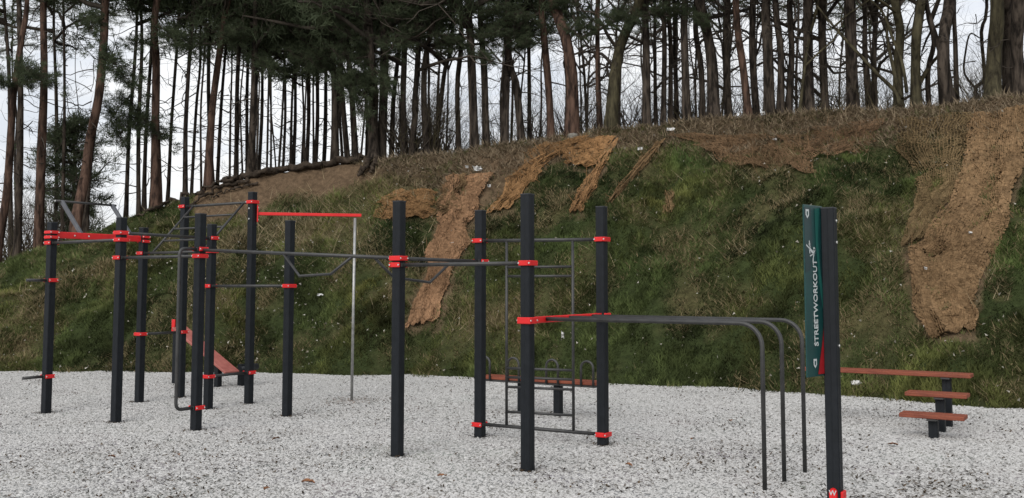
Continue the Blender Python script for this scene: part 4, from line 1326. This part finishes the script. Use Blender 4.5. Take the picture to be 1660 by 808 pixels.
def stem_sampler(N):
    X, Y, Zb, px, py, t = sample_bank(N, .1, 1.10)
    e, l, d, g = cover(px, py, X, Y)
    dryz = np.exp(-((px - 470) / 110) ** 2 - ((py - 372) / 42) ** 2)
    tuft = sstep(.05, .4, fbm(X * 1.7 + 8, Y * 1.7, 2))
    keep = rng.random(N) < np.clip(l * .9 + dryz * .5 + tuft * d * .2 * (1 - e), 0, 1)
    X, Y, Zb, px, py, l, dz = [q[keep] for q in (X, Y, Zb, px, py, l, dryz)]
    n = len(X); r = rng.random((n, 1))
    col = np.where((l > .35)[:, None], np.array([.085, .064, .042]) + r * np.array([.25, .20, .135]), np.array([.18, .145, .085]) + r * np.array([.24, .20, .13]))
    L = rng.uniform(.10, .36, n) * np.where(l > .35, .8, 1.15); W = rng.uniform(.004, .008, n) * np.where(l > .35, 1.7, 1)
    a = rng.uniform(0, 2 * np.pi, n)
    lean = np.stack([np.cos(a) * .9, np.sin(a) * .5 - .4, np.where(l > .35, rng.uniform(.05, .6, n), .45)], 1)
    lean /= np.linalg.norm(lean, axis=1)[:, None]
    s = np.stack([np.cos(a + 1.4), np.sin(a + 1.4) * .4, rng.uniform(-.4, .4, n)], 1) * W[:, None]
    b = np.stack([X, Y, Zb], 1)
    v = np.stack([b - s, b + s, b + lean * L[:, None]], 1).reshape(-1, 3)
    return v, col.repeat(3, 0)
tag(blades('dead_stems', 190000, stem_sampler), 'dead leaves and dry brown stems strewn under the trees', 'dry stems', kind='stuff')

# pale flecks (chips and scraps of dead leaf) on the bank
def fleck_sampler(N):
    X, Y, Zb, px, py, t = sample_bank(N, 0.0, 1.0)
    e, l, d, g = cover(px, py, X, Y)
    keep = rng.random(N) < np.clip(.25 + .6 * np.exp(-((px - 440) / 150) ** 2), 0, 1) * (1 - e)
    X, Y, Zb = X[keep], Y[keep], Zb[keep]; n = len(X)
    b = np.stack([X, Y - .05, Zb + .07], 1)
    A = rng.normal(0, 1, (n, 3, 3)); A /= np.linalg.norm(A, axis=2)[..., None]
    v = (b[:, None] + A * rng.uniform(.012, .040, (n, 1, 1))).reshape(-1, 3)
    r = rng.random((n, 1)); col = np.array([.20, .18, .14]) + r * np.array([.36, .35, .33])
    return v, col.repeat(3, 0)
tag(blades('pale_flecks', 5200, fleck_sampler), 'tiny pale leaf scraps and chips scattered in the grass', 'debris', kind='stuff')

# ------------------------------------------------------------------ gravel stones, instanced over the bed
sm, st_, sb = new_mat('limestone_chips')
oi = st_.nodes.new('ShaderNodeObjectInfo')
rp = st_.nodes.new('ShaderNodeValToRGB')
el = rp.color_ramp.elements
el[0].position = 0; el[0].color = (.24, .234, .223, 1)
el[1].position = 1; el[1].color = (.52, .516, .505, 1)
for pos, c in ((.05, (.35, .345, .334)), (.30, (.41, .406, .397)), (.75, (.46, .456, .447))):
    e = el.new(pos); e.color = (*c, 1)
st_.links.new(oi.outputs['Random'], rp.inputs['Fac']); st_.links.new(rp.outputs['Color'], sb.inputs['Base Color'])
sb.inputs['Roughness'].default_value = .9; sb.inputs['Specular IOR Level'].default_value = .2
M['chip'] = sm
def gravel():
    pts = []
    for p in np.arange(-80, 1745, 20):
        y = float(np.interp(p, _px, _toe)); x = float(np.interp(p, _px, _xi)); pts.append((x * (y + .12), y + .40))
    near = [(xi_of(p) * 7.1, 7.1) for p in np.arange(1740, -81, -20)]
    n = len(pts)
    rows = 24; vs_, fs = [], []
    near = near[::-1]
    n = min(len(pts), len(near))
    for r in range(rows + 1):
        f = r / rows
        for k in range(n):
            x = near[k][0] + (pts[k][0] - near[k][0]) * f; y = near[k][1] + (pts[k][1] - near[k][1]) * f
            vs_.append((x, y, .002 + .012 * float(fbm(np.array([x * .8]), np.array([y * .8]), 2)[0])))
    for r in range(rows):
        for k in range(n - 1):
            fs.append((r * n + k, r * n + k + 1, (r + 1) * n + k + 1, (r + 1) * n + k))
    me = bpy.data.meshes.new('gravel'); me.from_pydata(vs_, [], fs); me.update()
    me.materials.append(M['gravel_bed'])
    o = link('gravel', me)
    ng = bpy.data.node_groups.new('gravel_scatter', 'GeometryNodeTree')
    ng.interface.new_socket('Geometry', in_out='INPUT', socket_type='NodeSocketGeometry')
    ng.interface.new_socket('Geometry', in_out='OUTPUT', socket_type='NodeSocketGeometry')
    N = ng.nodes; Lk = ng.links.new
    gi, go = N.new('NodeGroupInput'), N.new('NodeGroupOutput')
    di = N.new('GeometryNodeDistributePointsOnFaces'); di.inputs['Density'].default_value = 1700
    ico = N.new('GeometryNodeMeshIcoSphere'); ico.inputs['Radius'].default_value = .0142; ico.inputs['Subdivisions'].default_value = 1
    nz = N.new('ShaderNodeTexNoise'); nz.inputs['Scale'].default_value = 60
    sub = N.new('ShaderNodeVectorMath'); sub.operation = 'SUBTRACT'; sub.inputs[1].default_value = (.5, .5, .5)
    scl = N.new('ShaderNodeVectorMath'); scl.operation = 'SCALE'; scl.inputs['Scale'].default_value = .022
    sp_ = N.new('GeometryNodeSetPosition'); smat = N.new('GeometryNodeSetMaterial'); smat.inputs['Material'].default_value = M['chip']
    io = N.new('GeometryNodeInstanceOnPoints')
    rr = N.new('FunctionNodeRandomValue'); rr.data_type = 'FLOAT_VECTOR'; rr.inputs['Min'].default_value = (-.55, -.55, 0); rr.inputs['Max'].default_value = (.55, .55, 6.28)
    rs = N.new('FunctionNodeRandomValue'); rs.data_type = 'FLOAT_VECTOR'; rs.inputs['Min'].default_value = (.6, .5, .32); rs.inputs['Max'].default_value = (1.9, 1.4, .8)
    jo = N.new('GeometryNodeJoinGeometry')
    Lk(gi.outputs[0], di.inputs['Mesh']); Lk(di.outputs['Points'], io.inputs['Points'])
    Lk(nz.outputs['Color'], sub.inputs[0]); Lk(sub.outputs[0], scl.inputs[0]); Lk(scl.outputs[0], sp_.inputs['Offset'])
    Lk(ico.outputs['Mesh'], sp_.inputs['Geometry']); Lk(sp_.outputs['Geometry'], smat.inputs['Geometry'])
    Lk(smat.outputs['Geometry'], io.inputs['Instance'])
    Lk(rr.outputs['Value'], io.inputs['Rotation']); Lk(rs.outputs['Value'], io.inputs['Scale'])
    Lk(gi.outputs[0], jo.inputs[0]); Lk(io.outputs['Instances'], jo.inputs[0])
    Lk(jo.outputs['Geometry'], go.inputs[0])
    md = o.modifiers.new('scatter', 'NODES'); md.node_group = ng
    tag(o, 'loose white limestone chippings covering the exercise area', 'gravel', kind='stuff')
gravel()

# bits of dead leaf and twig among the chippings; post rings imitate contact shade
def crumbs(N):
    px = rng.uniform(-60, 1720, N); f = rng.random(N) ** 1.3
    xi = np.interp(px, _px, _xi); Yt = np.interp(xi, _xi, _toe)
    Y = 7.2 + (Yt - 7.2) * f; X = xi * Y
    k_ = N // 60
    X[:k_] = foot.x + rng.normal(0, .32, k_); Y[:k_] = foot.y + rng.normal(0, .4, k_)
    keep = rng.random(N) < np.clip(.28 + 1.4 * fbm(X * 1.1, Y * 1.1, 3), .03, 1)
    keep[:k_] = True
    for k2, c_ in enumerate(POST.values()):  # dark crumbs packed round each post foot stand in for contact shade
        a_, b_ = k_ + k2 * 45, k_ + k2 * 45 + 45
        th = rng.uniform(0, 6.28, 45); rd = HW * 1.25 + np.abs(rng.normal(0, .08, 45))
        X[a_:b_] = c_.x + np.cos(th) * rd; Y[a_:b_] = c_.y + np.sin(th) * rd; keep[a_:b_] = True
    X, Y = X[keep], Y[keep]; n = len(X)
    b = np.stack([X, Y, rng.uniform(.014, .024, n)], 1)
    a = rng.uniform(0, 6.28, n); L = rng.uniform(.008, .030, n)[:, None]; Wd = rng.uniform(.004, .011, n)[:, None]
    d = np.stack([np.cos(a), np.sin(a), rng.uniform(-.1, .5, n)], 1); s = np.stack([-np.sin(a), np.cos(a), rng.uniform(-.1, .4, n)], 1)
    v = np.stack([b - d * L, b + s * Wd, b + d * L, b - d * L * .2 - s * Wd], 1).reshape(-1, 3)
    r = rng.random((n, 1)); col = np.array([.022, .017, .012]) + r ** 2 * np.array([.10, .065, .035])
    sand = np.exp(-((X - foot.x) / .42) ** 2 - ((Y - foot.y) / .5) ** 2)[:, None]
    col = np.where(rng.random((n, 1)) < sand, np.array([.27, .215, .18]) + r * .12, col)
    return v, col.repeat(4, 0)
v, c = crumbs(30000)
o = link('leaf_and_shade_crumbs', np_mesh('leaf_and_shade_crumbs', v, np.arange(len(v)).reshape(-1, 4), M['grass'], c))
tag(o, 'dark crumbs of dead leaf and twig among the chippings, ringed as contact shade round the posts', 'debris', kind='stuff')

def leaf_mesh(seed, mat='leaf'):
    rnd = random.Random(seed); m = MB()
    L, Wd = .045, .024; n = 7; vs_ = []
    for i in range(n):
        f = i / (n - 1); w = Wd * math.sin(math.pi * (f * .92 + .04)) * rnd.uniform(.8, 1.15)
        z = .016 * math.sin(f * 3.0 + rnd.random()) + .004
        for s in (-1, 0, 1): vs_.append((L * (f * 2 - 1), s * w, z + abs(s) * .013 * rnd.uniform(.4, 1.4)))
    fs = []
    for i in range(n - 1):
        for s in range(2): fs.append((i * 3 + s, i * 3 + s + 1, i * 3 + s + 4, i * 3 + s + 3))
    m.add(vs_, fs, True)
    return m.mesh('leaf', M[mat])
LM = [leaf_mesh(k) for k in range(3)]
for i, (px, py, s, lab) in enumerate([(500, 789, 1.2, 'curled rust brown leaf on gravel at the bottom left of centre'), (432, 800, 1.0, 'small brown leaf on gravel at the bottom edge'), (180, 747, 1.1, 'orange brown leaf on gravel below the second post'), (447, 717, 1.0, 'dark brown leaf on gravel below the post with two clamps'), (290, 743, .8, 'yellowish leaf on gravel left of the bottom centre'), (717, 778, .9, 'dark leaf on gravel right of the middle post foot'), (1183, 687, 1.1, 'dark leaf lump on gravel left of the parallel bar legs'), (1447, 727, 1.1, 'brown leaf on gravel in front of the plank steps'), (1123, 717, .9, 'small dark leaf on gravel before the parallel bars'), (1020, 760, .9, 'dark leaf on gravel right of the front post foot')]):
    q = gnd(px, py); q.z = .022
    o = link('fallen_leaf', LM[i % 3]); o.location = q; o.rotation_euler = (.2, -.15, i * 1.3); o.scale = (s, s, s)
    tag(o, lab, 'leaf', 'fallen leaves on the gravel')

# litter and the boulder
def scrap(px, py, w, h, label, seed, mat='litter', cat='litter', onground=False):
    if onground: q = gnd(px, py)
    else:
        X, Y, Zt = hit(px, py); q = Vector((X[0], Y[0] - .06, Zt[0] + .06))
    k = q.y / F; rnd = random.Random(seed); m = MB(); vs_, fs = [], []
    nx, nz = 6, 4
    for j in range(nz):
        for i in range(nx):
            vs_.append(((i / (nx - 1) - .5) * w * k + rnd.gauss(0, w * k * .07), rnd.gauss(0, .03), (j / (nz - 1)) * h * k + rnd.gauss(0, h * k * .12)))
    for j in range(nz - 1):
        for i in range(nx - 1):
            fs.append((j * nx + i, j * nx + i + 1, (j + 1) * nx + i + 1, (j + 1) * nx + i))
    m.add(vs_, fs)
    o = m.build('litter_scrap', M[mat]); o.location = q
    tag(o, label, cat, 'scraps of white litter on the bank')
for i, a in enumerate([(774, 281, 13, 7, 'crumpled white scrap at the head of the long brown net'), (757, 277, 5, 4, 'small white scrap left of the crumpled one'), (793, 308, 6, 4, 'white scrap on dark soil right of the long net'), (733, 402, 6, 4, 'white scrap lying on the long brown net'), (1086, 217, 13, 5, 'white torn scrap under the dark trunks at the crest'), (1037, 248, 7, 4, 'white scrap right of the crest hump net'), (1237, 190, 6, 5, 'white scrap at the foot of the midway pines'), (912, 553, 4, 10, 'white upright sliver in grass behind the parallel bars'), (1499, 443, 5, 4, 'white scrap on the large net tongue'), (1255, 233, 6, 4, 'white scrap on the wide crest net band'), (520, 484, 9, 3, 'white scrap in grass left of the climbing pole'), (1570, 385, 6, 3, 'small white fleck high on the large net tongue')]):
    scrap(*a, i)
def boulder(px, py, w, h, label, ground=False, mat='stone', cat='rock'):
    if ground: q = gnd(px, py)
    else:
        X, Y, Zt = hit(px, py); q = Vector((X[0], Y[0], Zt[0]))
    bm = bmesh.new(); bmesh.ops.create_icosphere(bm, subdivisions=3, radius=1)
    for v_ in bm.verts:
        n_ = mnoise.noise(v_.co * 1.3 + Vector((px, 0, 0))) * .35 + mnoise.noise(v_.co * 3.1) * .12
        v_.co *= 1 + n_
        v_.co = Vector((v_.co.x * w * q.y / F / 2, v_.co.y * w * q.y / F / 2, v_.co.z * h * q.y / F / 2))
    me = bpy.data.meshes.new('boulder'); bm.to_mesh(me); bm.free()
    for p_ in me.polygons: p_.use_smooth = True
    me.materials.append(M[mat])
    o = link('boulder', me); o.location = q + Vector((0, 0, h * q.y / F * .22)); tag(o, label, cat)
boulder(929, 223, 17, 14, 'grey boulder at the foot of the biggest middle trunk')
boulder(1388, 623, 17, 9, 'pale stone at the gravel edge left of the plank steps', mat='litter')
